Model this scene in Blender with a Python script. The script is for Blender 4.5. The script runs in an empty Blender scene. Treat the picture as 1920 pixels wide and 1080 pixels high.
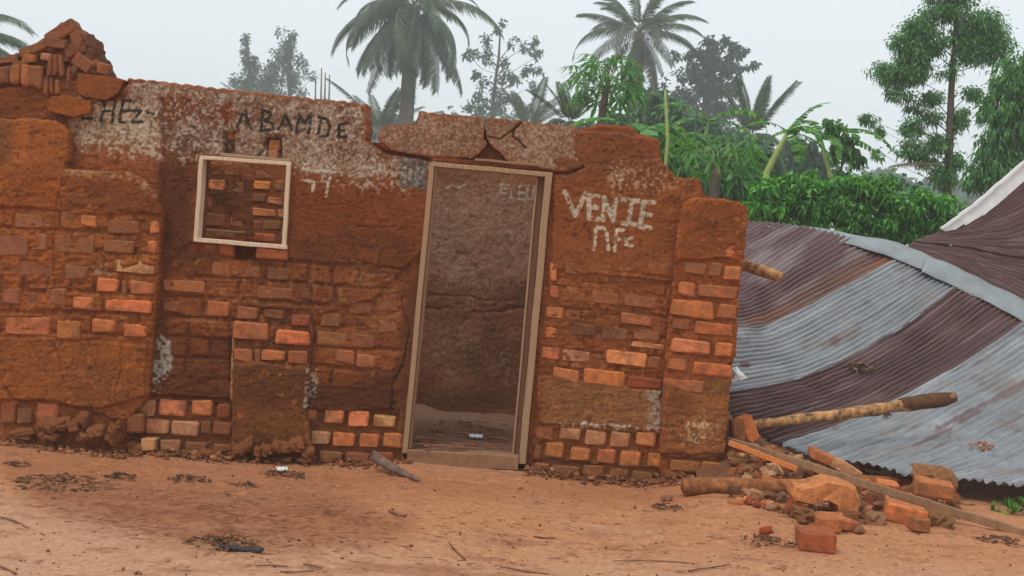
import bpy, bmesh, math, random
import numpy as np
from mathutils import Vector, Matrix, Euler

random.seed(7)
RNG = np.random.default_rng(7)
scene = bpy.context.scene
COL = scene.collection

# ------------------------------------------------------------------ camera
W0, H0 = 1920.0, 1080.0
FPX = 2058.0
CAM = np.array([0.0, -7.56, 1.5])
PITCH = math.radians(2.5)
ROLL = math.radians(4.5)
cam_data = bpy.data.cameras.new("camera")
cam_data.sensor_width = 36.0
cam_data.lens = 36.0 * FPX / W0
cam_data.clip_start = 0.05
cam_data.clip_end = 3000.0
cam = bpy.data.objects.new("camera", cam_data)
COL.objects.link(cam)
RM = Matrix.Rotation(math.pi / 2 - PITCH, 4, 'X') @ Matrix.Rotation(ROLL, 4, 'Z')
cam.matrix_world = Matrix.Translation(Vector(CAM)) @ RM
scene.camera = cam
R3 = np.array(RM.to_3x3())

# ------------------------------------------------------------------ world, sun, exposure
SUN_EL = math.radians(58)
world = bpy.data.worlds.new("World")
scene.world = world
world.use_nodes = True
wn = world.node_tree
wn.nodes.clear()
w_out = wn.nodes.new("ShaderNodeOutputWorld")
w_mix = wn.nodes.new("ShaderNodeMixShader")
w_sky = wn.nodes.new("ShaderNodeTexSky")
w_sky.sky_type = 'NISHITA'
w_sky.sun_disc = False
w_sky.sun_elevation = SUN_EL
w_sky.sun_rotation = math.radians(230)
w_sky.dust_density = 4.0
w_b1 = wn.nodes.new("ShaderNodeBackground")
w_b1.inputs[1].default_value = 0.08
w_b2 = wn.nodes.new("ShaderNodeBackground")          # thick even cloud cover
w_b2.inputs[0].default_value = (0.80, 0.865, 0.90, 1)
w_b2.inputs[1].default_value = 1.2
w_mix.inputs[0].default_value = 0.92
wn.links.new(w_sky.outputs[0], w_b1.inputs[0])
wn.links.new(w_b1.outputs[0], w_mix.inputs[1])
wn.links.new(w_b2.outputs[0], w_mix.inputs[2])
wn.links.new(w_mix.outputs[0], w_out.inputs[0])

sun_d = bpy.data.lights.new("sun", 'SUN')
sun_d.energy = 1.5
sun_d.angle = math.radians(10)
sun_d.color = (1.0, 0.95, 0.88)
sun = bpy.data.objects.new("sun", sun_d)
sun.rotation_euler = (math.pi / 2 - SUN_EL, 0, math.radians(-50))
COL.objects.link(sun)

vs = scene.view_settings
vs.view_transform = 'Standard'
vs.look = 'None'
vs.exposure = 0.0
vs.gamma = 1.0
vs.use_curve_mapping = False
scene.render.engine = 'CYCLES'
scene.cycles.use_denoising = True
scene.cycles.max_bounces = 6
scene.cycles.volume_bounces = 2
scene.cycles.transparent_max_bounces = 6

# ------------------------------------------------------------------ maths helpers
def ray(u, v):
    u = np.asarray(u, float); v = np.asarray(v, float)
    d = np.stack([(u - W0 / 2) / FPX, -(v - H0 / 2) / FPX, -np.ones_like(u)], -1)
    return d @ R3.T

def at(u, v, y):
    """world point on the vertical plane at depth y seen at photo pixel (u, v)"""
    d = ray(u, v)
    t = (np.asarray(y, float) - CAM[1]) / d[..., 1]
    return CAM + d * t[..., None]

def atv(u, v, y):
    return Vector(at(u, v, y))

def proj(P):
    q = (np.asarray(P, float) - CAM) @ R3
    return W0 / 2 - FPX * q[..., 0] / q[..., 2], H0 / 2 + FPX * q[..., 1] / q[..., 2]

def _hash(ix, iy, seed):
    h = (ix.astype(np.int64) * 374761393 + iy.astype(np.int64) * 668265263 + seed * 1442695041) & 0x7fffffff
    h = ((h ^ (h >> 13)) * 1274126177) & 0x7fffffff
    h = h ^ (h >> 16)
    return (h & 0xffff) / 65535.0

def vnoise(x, y, seed=0):
    ix = np.floor(x); iy = np.floor(y)
    fx = x - ix; fy = y - iy
    fx = fx * fx * (3 - 2 * fx); fy = fy * fy * (3 - 2 * fy)
    a = _hash(ix, iy, seed); b = _hash(ix + 1, iy, seed)
    c = _hash(ix, iy + 1, seed); d = _hash(ix + 1, iy + 1, seed)
    return ((a * (1 - fx) + b * fx) * (1 - fy) + (c * (1 - fx) + d * fx) * fy) * 2 - 1

def fbm(x, y, octv=4, seed=0, gain=0.5):
    s = 0; a = 1; n = 0
    for o in range(octv):
        s = s + a * vnoise(x * 2 ** o + 17.3 * o, y * 2 ** o - 9.1 * o, seed + o * 31)
        n += a; a *= gain
    return s / n

def sd_poly(u, v, poly, pad=60):
    """signed distance in pixels, negative inside; +pad far outside"""
    p = np.asarray(poly, float)
    out = np.full(u.shape, float(pad))
    lo = p.min(0) - pad; hi = p.max(0) + pad
    m = (u > lo[0]) & (u < hi[0]) & (v > lo[1]) & (v < hi[1])
    if not m.any():
        return out
    x = u[m]; y = v[m]
    d2 = np.full(x.shape, 1e18); s = np.ones(x.shape)
    n = len(p)
    for i in range(n):
        a = p[i]; b = p[i - 1]
        ex, ey = b - a
        wx = x - a[0]; wy = y - a[1]
        t = np.clip((wx * ex + wy * ey) / (ex * ex + ey * ey + 1e-9), 0, 1)
        d2 = np.minimum(d2, (wx - ex * t) ** 2 + (wy - ey * t) ** 2)
        c1 = y >= a[1]; c2 = y < b[1]; c3 = ex * wy > ey * wx
        f = (c1 & c2 & c3) | (~c1 & ~c2 & ~c3)
        s[f] *= -1
    out[m] = s * np.sqrt(d2)
    return out

def d_line(u, v, pts, pad=30):
    p = np.asarray(pts, float)
    out = np.full(u.shape, float(pad))
    lo = p.min(0) - pad; hi = p.max(0) + pad
    m = (u > lo[0]) & (u < hi[0]) & (v > lo[1]) & (v < hi[1])
    if not m.any():
        return out
    x = u[m]; y = v[m]; d2 = np.full(x.shape, 1e18)
    for i in range(len(p) - 1):
        a = p[i]; e = p[i + 1] - a
        wx = x - a[0]; wy = y - a[1]
        t = np.clip((wx * e[0] + wy * e[1]) / (e @ e + 1e-9), 0, 1)
        d2 = np.minimum(d2, (wx - e[0] * t) ** 2 + (wy - e[1] * t) ** 2)
    out[m] = np.sqrt(d2)
    return out

def sm(e0, e1, x):
    t = np.clip((x - e0) / (e1 - e0), 0, 1)
    return t * t * (3 - 2 * t)

def lin(c):
    c = np.asarray(c, float) / 255.0
    return np.where(c <= 0.04045, c / 12.92, ((c + 0.055) / 1.055) ** 2.4)

def alb(r, g, b, k=0.8):
    return np.clip(lin((r, g, b)) / k, 0.004, 0.9)

# ------------------------------------------------------------------ object helpers
def tag(o, label=None, cat=None, group=None, kind=None):
    if label: o["label"] = label
    if cat: o["category"] = cat
    if group: o["group"] = group
    if kind: o["kind"] = kind
    return o

def link(name, me, mat=None, parent=None, smooth=False):
    o = bpy.data.objects.new(name, me)
    COL.objects.link(o)
    if mat is not None and not me.materials:
        me.materials.append(mat)
    if parent is not None:
        o.parent = parent
    if smooth and len(me.polygons):
        me.polygons.foreach_set("use_smooth", np.ones(len(me.polygons), dtype=bool))
    return o

def empty(name, loc, rz=0):
    o = bpy.data.objects.new(name, None)
    COL.objects.link(o)
    o.location = loc
    o.rotation_euler = (0, 0, rz)
    o.empty_display_size = 0.2
    return o

def keep_world(o, parent):
    """parent an object whose geometry is already in world space"""
    o.parent = parent
    o.matrix_parent_inverse = Matrix.Translation(-Vector(parent.location))
    return o

def npmesh(name, V, F, col=None):
    V = np.asarray(V, np.float32); F = np.asarray(F, np.int32)
    me = bpy.data.meshes.new(name)
    k = F.shape[1]
    me.vertices.add(len(V)); me.vertices.foreach_set("co", V.ravel())
    me.loops.add(F.size); me.loops.foreach_set("vertex_index", F.ravel())
    me.polygons.add(len(F))
    me.polygons.foreach_set("loop_start", np.arange(0, F.size, k, dtype=np.int32))
    me.polygons.foreach_set("loop_total", np.full(len(F), k, dtype=np.int32))
    if col is not None:
        a = me.color_attributes.new("Col", 'FLOAT_COLOR', 'POINT')
        c = np.ones((len(V), 4), np.float32); c[:, :3] = col
        a.data.foreach_set("color", c.ravel())
    me.update(calc_edges=True)
    me.validate()
    return me

def from_bm(name, bm, mat, parent=None, smooth=False):
    me = bpy.data.meshes.new(name)
    bm.to_mesh(me); bm.free()
    return link(name, me, mat, parent, smooth)

# ------------------------------------------------------------------ materials
def nt(name):
    m = bpy.data.materials.new(name)
    m.use_nodes = True
    t = m.node_tree
    b = t.nodes["Principled BSDF"]
    b.inputs["Specular IOR Level"].default_value = 0.25
    return m, t, b

def add_noise_mul(t, col_socket, scale, lo, hi, detail=6, coord='Object'):
    """colour * noise in lo..hi"""
    tc = t.nodes.new("ShaderNodeTexCoord")
    n = t.nodes.new("ShaderNodeTexNoise")
    n.inputs["Scale"].default_value = scale
    n.inputs["Detail"].default_value = detail
    n.inputs["Roughness"].default_value = 0.65
    t.links.new(tc.outputs[coord], n.inputs["Vector"])
    r = t.nodes.new("ShaderNodeMapRange")
    r.inputs[1].default_value = 0.3; r.inputs[2].default_value = 0.7
    r.inputs[3].default_value = lo; r.inputs[4].default_value = hi
    t.links.new(n.outputs["Fac"], r.inputs[0])
    m = t.nodes.new("ShaderNodeVectorMath"); m.operation = 'SCALE'
    t.links.new(col_socket, m.inputs[0]); t.links.new(r.outputs[0], m.inputs["Scale"])
    return m.outputs[0], n

def bump(t, b, scale, strength, dist, detail=8):
    tc = t.nodes.new("ShaderNodeTexCoord")
    n = t.nodes.new("ShaderNodeTexNoise")
    n.inputs["Scale"].default_value = scale
    n.inputs["Detail"].default_value = detail
    n.inputs["Roughness"].default_value = 0.7
    t.links.new(tc.outputs["Object"], n.inputs["Vector"])
    bp = t.nodes.new("ShaderNodeBump")
    bp.inputs["Strength"].default_value = strength
    bp.inputs["Distance"].default_value = dist
    t.links.new(n.outputs["Fac"], bp.inputs["Height"])
    t.links.new(bp.outputs[0], b.inputs["Normal"])

def attr_mat(name, rough=0.95, nscale=60, lo=0.78, hi=1.2, bscale=45, bstr=0.7, bdist=0.006, metal=0.0, spec=0.2):
    m, t, b = nt(name)
    a = t.nodes.new("ShaderNodeAttribute"); a.attribute_name = "Col"
    c, _ = add_noise_mul(t, a.outputs["Color"], nscale, lo, hi)
    t.links.new(c, b.inputs["Base Color"])
    b.inputs["Roughness"].default_value = rough
    b.inputs["Metallic"].default_value = metal
    b.inputs["Specular IOR Level"].default_value = spec
    if bstr > 0:
        bump(t, b, bscale, bstr, bdist)
    return m

def objcol_mat(name, rough=0.95, nscale=18, lo=0.7, hi=1.2, bscale=40, bstr=0.7, bdist=0.006, mud=None):
    """colour from the object's own colour, mottled, with patches of dried mud"""
    m, t, b = nt(name)
    oi = t.nodes.new("ShaderNodeObjectInfo")
    c, n = add_noise_mul(t, oi.outputs["Color"], nscale, lo, hi)
    tc = t.nodes.new("ShaderNodeTexCoord")
    va = t.nodes.new("ShaderNodeVectorMath"); va.operation = 'ADD'
    t.links.new(tc.outputs["Object"], va.inputs[0])
    cx = t.nodes.new("ShaderNodeCombineXYZ")
    ml = t.nodes.new("ShaderNodeMath"); ml.operation = 'MULTIPLY'; ml.inputs[1].default_value = 37.0
    t.links.new(oi.outputs["Random"], ml.inputs[0])
    for i in range(3): t.links.new(ml.outputs[0], cx.inputs[i])
    t.links.new(cx.outputs[0], va.inputs[1]); t.links.new(va.outputs[0], n.inputs["Vector"])
    if mud is not None:
        n2 = t.nodes.new("ShaderNodeTexNoise")
        n2.inputs["Scale"].default_value = 9.0; n2.inputs["Detail"].default_value = 7
        t.links.new(va.outputs[0], n2.inputs["Vector"])
        r = t.nodes.new("ShaderNodeMapRange")
        r.inputs[1].default_value = 0.50; r.inputs[2].default_value = 0.66
        r.inputs[3].default_value = 0.0; r.inputs[4].default_value = 0.85
        t.links.new(n2.outputs["Fac"], r.inputs[0])
        mx = t.nodes.new("ShaderNodeMixRGB")
        mx.inputs[2].default_value = (*mud, 1)
        t.links.new(r.outputs[0], mx.inputs[0]); t.links.new(c, mx.inputs[1])
        c = mx.outputs[0]
    t.links.new(c, b.inputs["Base Color"])
    b.inputs["Roughness"].default_value = rough
    bump(t, b, bscale, bstr, bdist)
    return m

def flat_mat(name, rgb, rough=0.9, nscale=20, lo=0.75, hi=1.2, bstr=0.5, bscale=40, bdist=0.004, spec=0.25):
    m, t, b = nt(name)
    c0 = t.nodes.new("ShaderNodeRGB"); c0.outputs[0].default_value = (*rgb, 1)
    c, _ = add_noise_mul(t, c0.outputs[0], nscale, lo, hi)
    t.links.new(c, b.inputs["Base Color"])
    b.inputs["Roughness"].default_value = rough
    b.inputs["Specular IOR Level"].default_value = spec
    if bstr > 0: bump(t, b, bscale, bstr, bdist)
    return m

def wood_mat(name, rgb, rough=0.85, stretch=(30, 30, 2.0), dark=0.45):
    m, t, b = nt(name)
    tc = t.nodes.new("ShaderNodeTexCoord")
    mp = t.nodes.new("ShaderNodeMapping"); mp.inputs["Scale"].default_value = stretch
    t.links.new(tc.outputs["Generated"], mp.inputs["Vector"])
    n = t.nodes.new("ShaderNodeTexNoise"); n.inputs["Scale"].default_value = 1.0; n.inputs["Detail"].default_value = 8
    n.inputs["Roughness"].default_value = 0.75
    t.links.new(mp.outputs[0], n.inputs["Vector"])
    cr = t.nodes.new("ShaderNodeValToRGB")
    cr.color_ramp.elements[0].position = 0.3; cr.color_ramp.elements[1].position = 0.62
    cr.color_ramp.elements[0].color = (*(np.array(rgb) * dark), 1)
    cr.color_ramp.elements[1].color = (*rgb, 1)
    t.links.new(n.outputs["Fac"], cr.inputs[0])
    t.links.new(cr.outputs[0], b.inputs["Base Color"])
    b.inputs["Roughness"].default_value = rough
    bp = t.nodes.new("ShaderNodeBump"); bp.inputs["Strength"].default_value = 0.6; bp.inputs["Distance"].default_value = 0.004
    t.links.new(n.outputs["Fac"], bp.inputs["Height"]); t.links.new(bp.outputs[0], b.inputs["Normal"])
    return m

def leaf_mat(name, trans=0.35):
    m, t, b = nt(name)
    a = t.nodes.new("ShaderNodeAttribute"); a.attribute_name = "Col"
    out = t.nodes["Material Output"]
    b.inputs["Roughness"].default_value = 0.7
    b.inputs["Specular IOR Level"].default_value = 0.12
    t.links.new(a.outputs["Color"], b.inputs["Base Color"])
    tr = t.nodes.new("ShaderNodeBsdfTranslucent")
    g = t.nodes.new("ShaderNodeMixRGB"); g.blend_type = 'MULTIPLY'; g.inputs[0].default_value = 1
    g.inputs[2].default_value = (1.1, 1.15, 0.6, 1)
    t.links.new(a.outputs["Color"], g.inputs[1]); t.links.new(g.outputs[0], tr.inputs[0])
    mx = t.nodes.new("ShaderNodeMixShader"); mx.inputs[0].default_value = trans
    t.links.new(b.outputs[0], mx.inputs[1]); t.links.new(tr.outputs[0], mx.inputs[2])
    t.links.new(mx.outputs[0], out.inputs[0])
    return m

M_WALL = attr_mat("mud_plaster", nscale=48, lo=0.68, hi=1.26, bscale=34, bstr=0.9, bdist=0.009)
M_GROUND = attr_mat("red_earth", nscale=34, lo=0.76, hi=1.18, bscale=30, bstr=0.85, bdist=0.016)
M_BRICK = objcol_mat("fired_mud_brick", mud=alb(140, 92, 60, 1.0), nscale=26, lo=0.66, hi=1.25, bscale=30, bstr=1.0, bdist=0.014)
M_STONE = objcol_mat("rubble_stone", nscale=5, lo=0.62, hi=1.25, bscale=6, bstr=0.9, bdist=0.03)
M_METAL = attr_mat("corrugated_iron", rough=0.5, nscale=9, lo=0.86, hi=1.1, bstr=0.12, bscale=25, bdist=0.004, metal=0.25, spec=0.4)
M_WINWOOD = wood_mat("pale_window_timber", alb(222, 196, 166, 0.95), dark=0.5)
M_DOORWOOD = wood_mat("weathered_door_timber", alb(176, 142, 110, 0.95), dark=0.4)
M_DARKWOOD = wood_mat("dark_door_timber", alb(120, 84, 60, 0.9), dark=0.5)
M_POLE = flat_mat("peeled_pole_wood", alb(182, 136, 92, 1.0), nscale=22, lo=0.12, hi=1.45, bstr=0.8, bscale=30, bdist=0.01)
M_POLEBARK = flat_mat("pole_bark", alb(96, 66, 44, 1.0), nscale=22, lo=0.45, hi=1.5, bstr=1.0, bscale=30, bdist=0.015)
M_LOG = flat_mat("old_log_wood", alb(160, 100, 60, 1.0), nscale=16, lo=0.3, hi=1.35, bstr=1.0, bscale=24, bdist=0.012)
M_PLANK = wood_mat("weathered_plank", alb(150, 112, 82, 0.9), dark=0.5)
M_ORANGEWOOD = wood_mat("fresh_split_wood", alb(205, 122, 66, 0.9), dark=0.6)
M_TWIG = flat_mat("dry_twigs", alb(118, 78, 54, 0.95), lo=0.5, hi=1.4, bstr=0)
M_DEBRIS = flat_mat("dark_debris", alb(98, 66, 46, 1.0), lo=0.5, hi=1.6, bstr=0)
M_BARK = flat_mat("tree_bark", alb(96, 80, 68, 0.95), nscale=8, lo=0.6, hi=1.3, bstr=0.8, bscale=12, bdist=0.02)
M_PALMBARK = flat_mat("palm_bark", alb(112, 96, 84, 0.95), nscale=6, lo=0.6, hi=1.3, bstr=0.8, bscale=10, bdist=0.03)
M_LEAF = leaf_mat("leaves", 0.45)
M_FROND = leaf_mat("palm_fronds", 0.25)
M_WHITE = flat_mat("white_plastic", (0.75, 0.76, 0.76), rough=0.5, lo=0.9, hi=1.05, bstr=0.2)
M_BARGE = flat_mat("white_painted_board", alb(222, 222, 220, 0.95), rough=0.7, nscale=4, lo=0.82, hi=1.08, bstr=0.2)
M_STALK = flat_mat("green_stalk", (0.30, 0.38, 0.11), rough=0.6, nscale=5, lo=0.8, hi=1.15, bstr=0)
M_DARKSCRAP = flat_mat("dark_scrap", (0.035, 0.03, 0.028), rough=0.6, bstr=0.3)

# ------------------------------------------------------------------ ground
base_px = [(-400, 800), (0, 822), (130, 836), (240, 848), (400, 855), (580, 866), (700, 868), (760, 862), (870, 868), (985, 880),
           (1080, 893), (1200, 905), (1300, 892), (1370, 890), (1500, 905), (1700, 925), (1920, 945), (2300, 975)]
_b = at(np.array([p[0] for p in base_px], float), np.array([p[1] for p in base_px], float), 0.0)
BX, BZ = _b[:, 0], _b[:, 2]

def zg(x, y):
    x = np.asarray(x, float); y = np.asarray(y, float)
    zb = np.interp(x, BX, BZ)
    w = np.where(y < 0, np.exp(-(y / 1.3) ** 2), np.exp(-(y / 2.0) ** 2))
    z = zb * w
    near = np.exp(-((x / 12) ** 2 + ((y + 3) / 9) ** 2))
    z = z + near * (0.022 * fbm(x * 1.1, y * 1.3, 4, 5) + 0.006 * fbm(x * 6, y * 7, 3, 9))
    return z

def G(u, v):
    """ground point under a photo pixel"""
    d = ray(float(u), float(v))
    z = 0.0
    for _ in range(12):
        t = (z - CAM[2]) / d[2]
        p = CAM + d * t
        z = float(zg(p[0], p[1]))
    return np.array([p[0], p[1], z])

def graded(lo, hi, step, far_lo, far_hi, g=1.25):
    a = list(np.arange(lo, hi + step / 2, step))
    s = step
    left = []; x = lo
    while x > far_lo:
        s *= g; x -= s; left.append(x)
    s = step; right = []; x = hi
    while x < far_hi:
        s *= g; x += s; right.append(x)
    return np.array(left[::-1] + a + right)

def build_ground():
    xs = graded(-5.2, 6.2, 0.022, -300, 300, 1.3)
    ys = graded(-4.2, 0.3, 0.016, -38, 240, 1.3)
    X, Y = np.meshgrid(xs, ys)
    Z = zg(X, Y)
    close = np.exp(-((X / 6) ** 4)) * (Y < 0.2) * (Y > -5)
    Z = Z + close * (0.009 * fbm(X * 11, Y * 14, 3, 61) + 0.004 * fbm(X * 36, Y * 42, 2, 62))
    fr_ = random.Random(99)
    for _ in range(90):      # old footprints
        cx, cy, a = fr_.uniform(-3.4, 3.0), fr_.uniform(-2.9, -0.4), fr_.uniform(-0.6, 0.6) + (1.57 if fr_.random() < 0.2 else 0)
        i0, i1 = np.searchsorted(xs, [cx - .3, cx + .3]); j0, j1 = np.searchsorted(ys, [cy - .3, cy + .3])
        xx = X[j0:j1, i0:i1] - cx; yy = Y[j0:j1, i0:i1] - cy
        p_ = xx * math.cos(a) + yy * math.sin(a); q_ = -xx * math.sin(a) + yy * math.cos(a)
        e_ = np.sqrt((p_ / 0.13) ** 2 + (q_ / 0.05) ** 2)
        Z[j0:j1, i0:i1] += -0.012 * sm(1.0, 0.7, e_) + 0.006 * np.exp(-((e_ - 1.15) / 0.2) ** 2)
    rough = sm(0.1, 0.6, fbm(X * 1.2 + 3, Y * 2.4, 4, 63))
    Z = Z + close * rough * 0.011 * np.abs(fbm(X * 22, Y * 30, 3, 64))
    u, v = proj(np.stack([X, Y, Z], -1))
    c = np.empty(X.shape + (3,))
    c[:] = alb(194, 134, 94, 1.12)
    def mix(col, m):
        c[:] = c * (1 - m[..., None]) + np.asarray(col) * m[..., None]
    n = fbm(X * 1.6, Y * 2.4, 5, 21); n2 = fbm(X * 7, Y * 10, 4, 22); n3 = fbm(X * 30, Y * 40, 3, 23)
    vr = v - (u - 960) * 0.055
    front = (Y < 0.4) & (Y > -6)
    mix(alb(200, 152, 118, 1.12), front * sm(985, 1075, vr + 40 * n + 22 * n2) * 0.85)
    mix(alb(200, 152, 118, 1.1), front * sm(0.15, 0.6, n) * 0.5)
    pale = sd_poly(u, v, [(-60, 925), (60, 935), (230, 985), (420, 1085), (-60, 1100)], 120)
    mix(alb(200, 152, 120, 1.12), front * sm(30, -40, pale + 30 * n2) * 0.8)
    red = sd_poly(u, v, [(40, 900), (260, 905), (620, 925), (760, 985), (640, 1020), (420, 1030), (200, 985), (60, 930)], 120)
    mix(alb(142, 86, 56, 1.1), front * sm(45, -30, red + 40 * n2) * (0.6 + 0.4 * sm(-0.2, 0.4, n2 + n3)))
    mix(alb(158, 100, 68, 1.1), front * sm(0.1, 0.5, n2 * 0.6 + n3 * 0.5) * 0.55)
    mix(alb(150, 92, 62, 1.1), front * sm(0.2, 0.55, fbm(X * 2.2, Y * 9, 4, 27)) * 0.5)
    r2 = 12 + sd_poly(u, v, [(0, 835), (560, 870), (1000, 895), (1300, 915), (1300, 960), (700, 935), (0, 900)], 60)
    mix(alb(172, 108, 70, 1.1), front * sm(30, -20, r2 + 20 * n2) * 0.6)
    mix(alb(110, 68, 46, 1.1), front * sm(0.34, 0.55, 0.5 * fbm(X * 18, Y * 60, 3, 28) + 0.5 * fbm(X * 60, Y * 80, 2, 25) + 0.25 * n2 + 0.2 * sm(40, -30, red)) * 0.7)
    back = Y > 0.6
    mix(alb(96, 84, 50, 1.1), back * sm(0.5, 6, Y))
    ny, nx = X.shape
    idx = np.arange(ny * nx).reshape(ny, nx)
    F = np.stack([idx[:-1, :-1], idx[:-1, 1:], idx[1:, 1:], idx[1:, :-1]], -1).reshape(-1, 4)
    V = np.stack([X, Y, Z], -1).reshape(-1, 3)
    o = link("ground", npmesh("ground", V, F, c.reshape(-1, 3)), M_GROUND, None, True)
    tag(o, kind="structure")
build_ground()

# ------------------------------------------------------------------ relief panels (walls)
def panel(name, poly, y0, depth, color, back, parent, res=0.0065, holes=(), edge_noise=1.2, rnd=5.0, rnd_d=0.012, mat=None):
    p = np.asarray(poly, float)
    q = at(p[:, 0], p[:, 1], y0)
    x0, x1 = q[:, 0].min() - 2 * res, q[:, 0].max() + 2 * res
    z0, z1 = q[:, 2].min() - 2 * res, q[:, 2].max() + 2 * res
    xs = np.arange(x0, x1, res); zs = np.arange(z0, z1, res)
    X, Z = np.meshgrid(xs, zs)
    u, v = proj(np.stack([X, np.full_like(X, y0), Z], -1))
    sd = sd_poly(u, v, poly, 40)
    for h in holes:
        sd = np.maximum(sd, -sd_poly(u, v, h, 40))
    sd = sd + edge_noise * (fbm(u / 14, v / 14, 3, 3) * 1.6 + fbm(u / 4, v / 4, 2, 4) * 0.7)
    d = depth(u, v, sd)
    if rnd > 0:
        e = np.clip(1 + sd / rnd, 0, 1)
        d = d - rnd_d * (1 - np.sqrt(np.clip(1 - e * e, 0, 1)))
    c = color(u, v, sd)
    cs = (sd[:-1, :-1] + sd[1:, :-1] + sd[:-1, 1:] + sd[1:, 1:]) / 4
    keep = cs < 0
    gz, gx = np.gradient(sd, res)
    g2 = gx * gx + gz * gz + 1e-6
    used = np.zeros(sd.shape, bool)
    used[:-1, :-1] |= keep; used[1:, :-1] |= keep; used[:-1, 1:] |= keep; used[1:, 1:] |= keep
    full = np.zeros(sd.shape, int)
    full[:-1, :-1] += keep; full[1:, :-1] += keep; full[:-1, 1:] += keep; full[1:, 1:] += keep
    bd = used & (full < 4)
    sx = np.clip(-gx * sd / g2, -res * 0.6, res * 0.6); sz = np.clip(-gz * sd / g2, -res * 0.6, res * 0.6)
    X = X + np.where(bd, sx, 0); Z = Z + np.where(bd, sz, 0)
    ids = np.full(sd.shape, -1); ids[used] = np.arange(used.sum())
    V = np.stack([X[used], (y0 - d)[used], Z[used]], -1)
    C = c[used]
    j, i = np.nonzero(keep)
    F = np.stack([ids[j, i], ids[j, i + 1], ids[j + 1, i + 1], ids[j + 1, i]], -1)
    # side walls along the boundary, with their own vertices so the rim stays crisp
    E = np.concatenate([F[:, [0, 1]], F[:, [1, 2]], F[:, [2, 3]], F[:, [3, 0]]])
    key = np.sort(E, 1); key = key[:, 0].astype(np.int64) * 10000000 + key[:, 1]
    _, inv, cnt = np.unique(key, return_inverse=True, return_counts=True)
    B = E[cnt[inv] == 1]
    n = len(V)
    nb = len(B)
    layers = 4
    ring = []
    yb = y0 + back
    for k in range(layers + 1):
        f = k / layers
        for e in (0, 1):
            P = V[B[:, e]].copy()
            P[:, 1] = P[:, 1] * (1 - f) + yb * f
            if 0 < k:
                P[:, 0] += 0.006 * vnoise(P[:, 0] * 40 + k * 7, P[:, 2] * 40, 8)
                P[:, 2] += 0.006 * vnoise(P[:, 0] * 40, P[:, 2] * 40 + k * 7, 9)
            ring.append(P)
    SV = np.concatenate(ring)
    SF = []
    for k in range(layers):
        a = n + (2 * k) * nb + np.arange(nb); b_ = a + nb; a2 = a + 2 * nb; b2 = b_ + 2 * nb
        SF.append(np.stack([b_, a, a2, b2], -1))
    SC = np.tile(np.concatenate([C[B[:, 0]], C[B[:, 1]]]), (layers + 1, 1))
    # coarse back face
    st = 5
    h_, w_ = (keep.shape[0] // st) * st, (keep.shape[1] // st) * st
    kb = keep[:h_, :w_].reshape(h_ // st, st, w_ // st, st).all((1, 3))
    bx = xs[:w_:st]; bz = zs[:h_:st]
    BVx, BVz = np.meshgrid(np.append(bx, bx[-1] + st * res), np.append(bz, bz[-1] + st * res))
    bi = np.arange(BVx.size).reshape(BVx.shape)
    jj, ii = np.nonzero(kb)
    BF = np.stack([bi[jj, ii], bi[jj + 1, ii], bi[jj + 1, ii + 1], bi[jj, ii + 1]], -1) + n + len(SV)
    BV = np.stack([BVx.ravel(), np.full(BVx.size, yb), BVz.ravel()], -1)
    BC = np.tile(C.mean(0), (len(BV), 1))
    allF = np.concatenate([F] + SF + [BF])
    me = npmesh(name, np.concatenate([V, SV, BV]), allF, np.concatenate([C, SC, BC]))
    o = link(name, me, mat or M_WALL, None, True)
    if parent is not None:
        keep_world(o, parent)
    return o

HOUSE = empty("ruined_house", (0, 0, 0))
tag(HOUSE, "ruined roofless mud brick house with cracked painted front wall", "house")

KW = 1.08     # how brightly the overcast sky lights the front of the wall
def A(r, g, b):
    sat = min(1.0, 1.6 * (r - b) / max(r, 1))
    return alb(r, g, b, KW) * np.array([0.94, 1 - 0.12 * sat, 1 - 0.36 * sat])

WIN_HOLE = [(379, 294), (541, 305), (533, 462), (367, 449)]
DOOR_HOLE = [(812, 302), (1036, 322), (981, 900), (756, 900)]
top_wave = []
for x in np.arange(240, 691, 5.6):
    y = np.interp(x, [240, 300, 400, 560, 690], [148, 155, 166, 184, 197])
    top_wave.append((x, y - 3.2 * abs(math.cos(math.pi * (x - 240) / 22.4))))
FRONT = [(-60, 172), (145, 150), (238, 160)] + top_wave + \
        [(690, 240), (687, 262), (706, 268), (722, 268), (760, 262), (792, 236), (1050, 246), (1090, 244), (1092, 240), (1120, 235)] + \
        [(x, np.interp(x, [1120, 1190], [234, 239]) - 2 * abs(math.cos(x / 7.2))) for x in range(1126, 1192, 6)] + \
        [(1196, 250), (1236, 262), (1238, 292), (1242, 306), (1262, 322), (1266, 333), (1312, 335), (1321, 366), (1340, 372), (1345, 960),
         (-60, 930)]

LETTERS_DARK = [
    [(156, 222), (174, 223)], [(192, 228), (199, 189)], [(212, 230), (218, 190)], [(196, 208), (214, 210)],
    [(226, 229), (232, 189)], [(232, 189), (246, 189)], [(229, 208), (243, 208)], [(226, 229), (241, 230)],
    [(248, 208), (266, 208)], [(266, 208), (249, 229)], [(249, 229), (268, 229)], [(277, 212), (290, 214)],
    [(446, 238), (460, 208)], [(460, 208), (471, 241)], [(452, 228), (467, 230)],
    [(494, 208), (490, 245)], [(494, 208), (508, 212), (508, 222), (494, 226)], [(494, 226), (513, 232), (512, 243), (490, 246)],
    [(523, 243), (537, 217), (549, 244)], [(528, 233), (545, 234)],
    [(556, 248), (562, 214)], [(562, 214), (571, 232), (584, 214)], [(584, 214), (580, 250)],
    [(598, 221), (613, 223), (620, 238), (614, 255), (600, 257)], [(602, 228), (598, 250)],
    [(650, 232), (637, 234), (635, 257), (649, 257)], [(636, 245), (646, 245)]]
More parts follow.
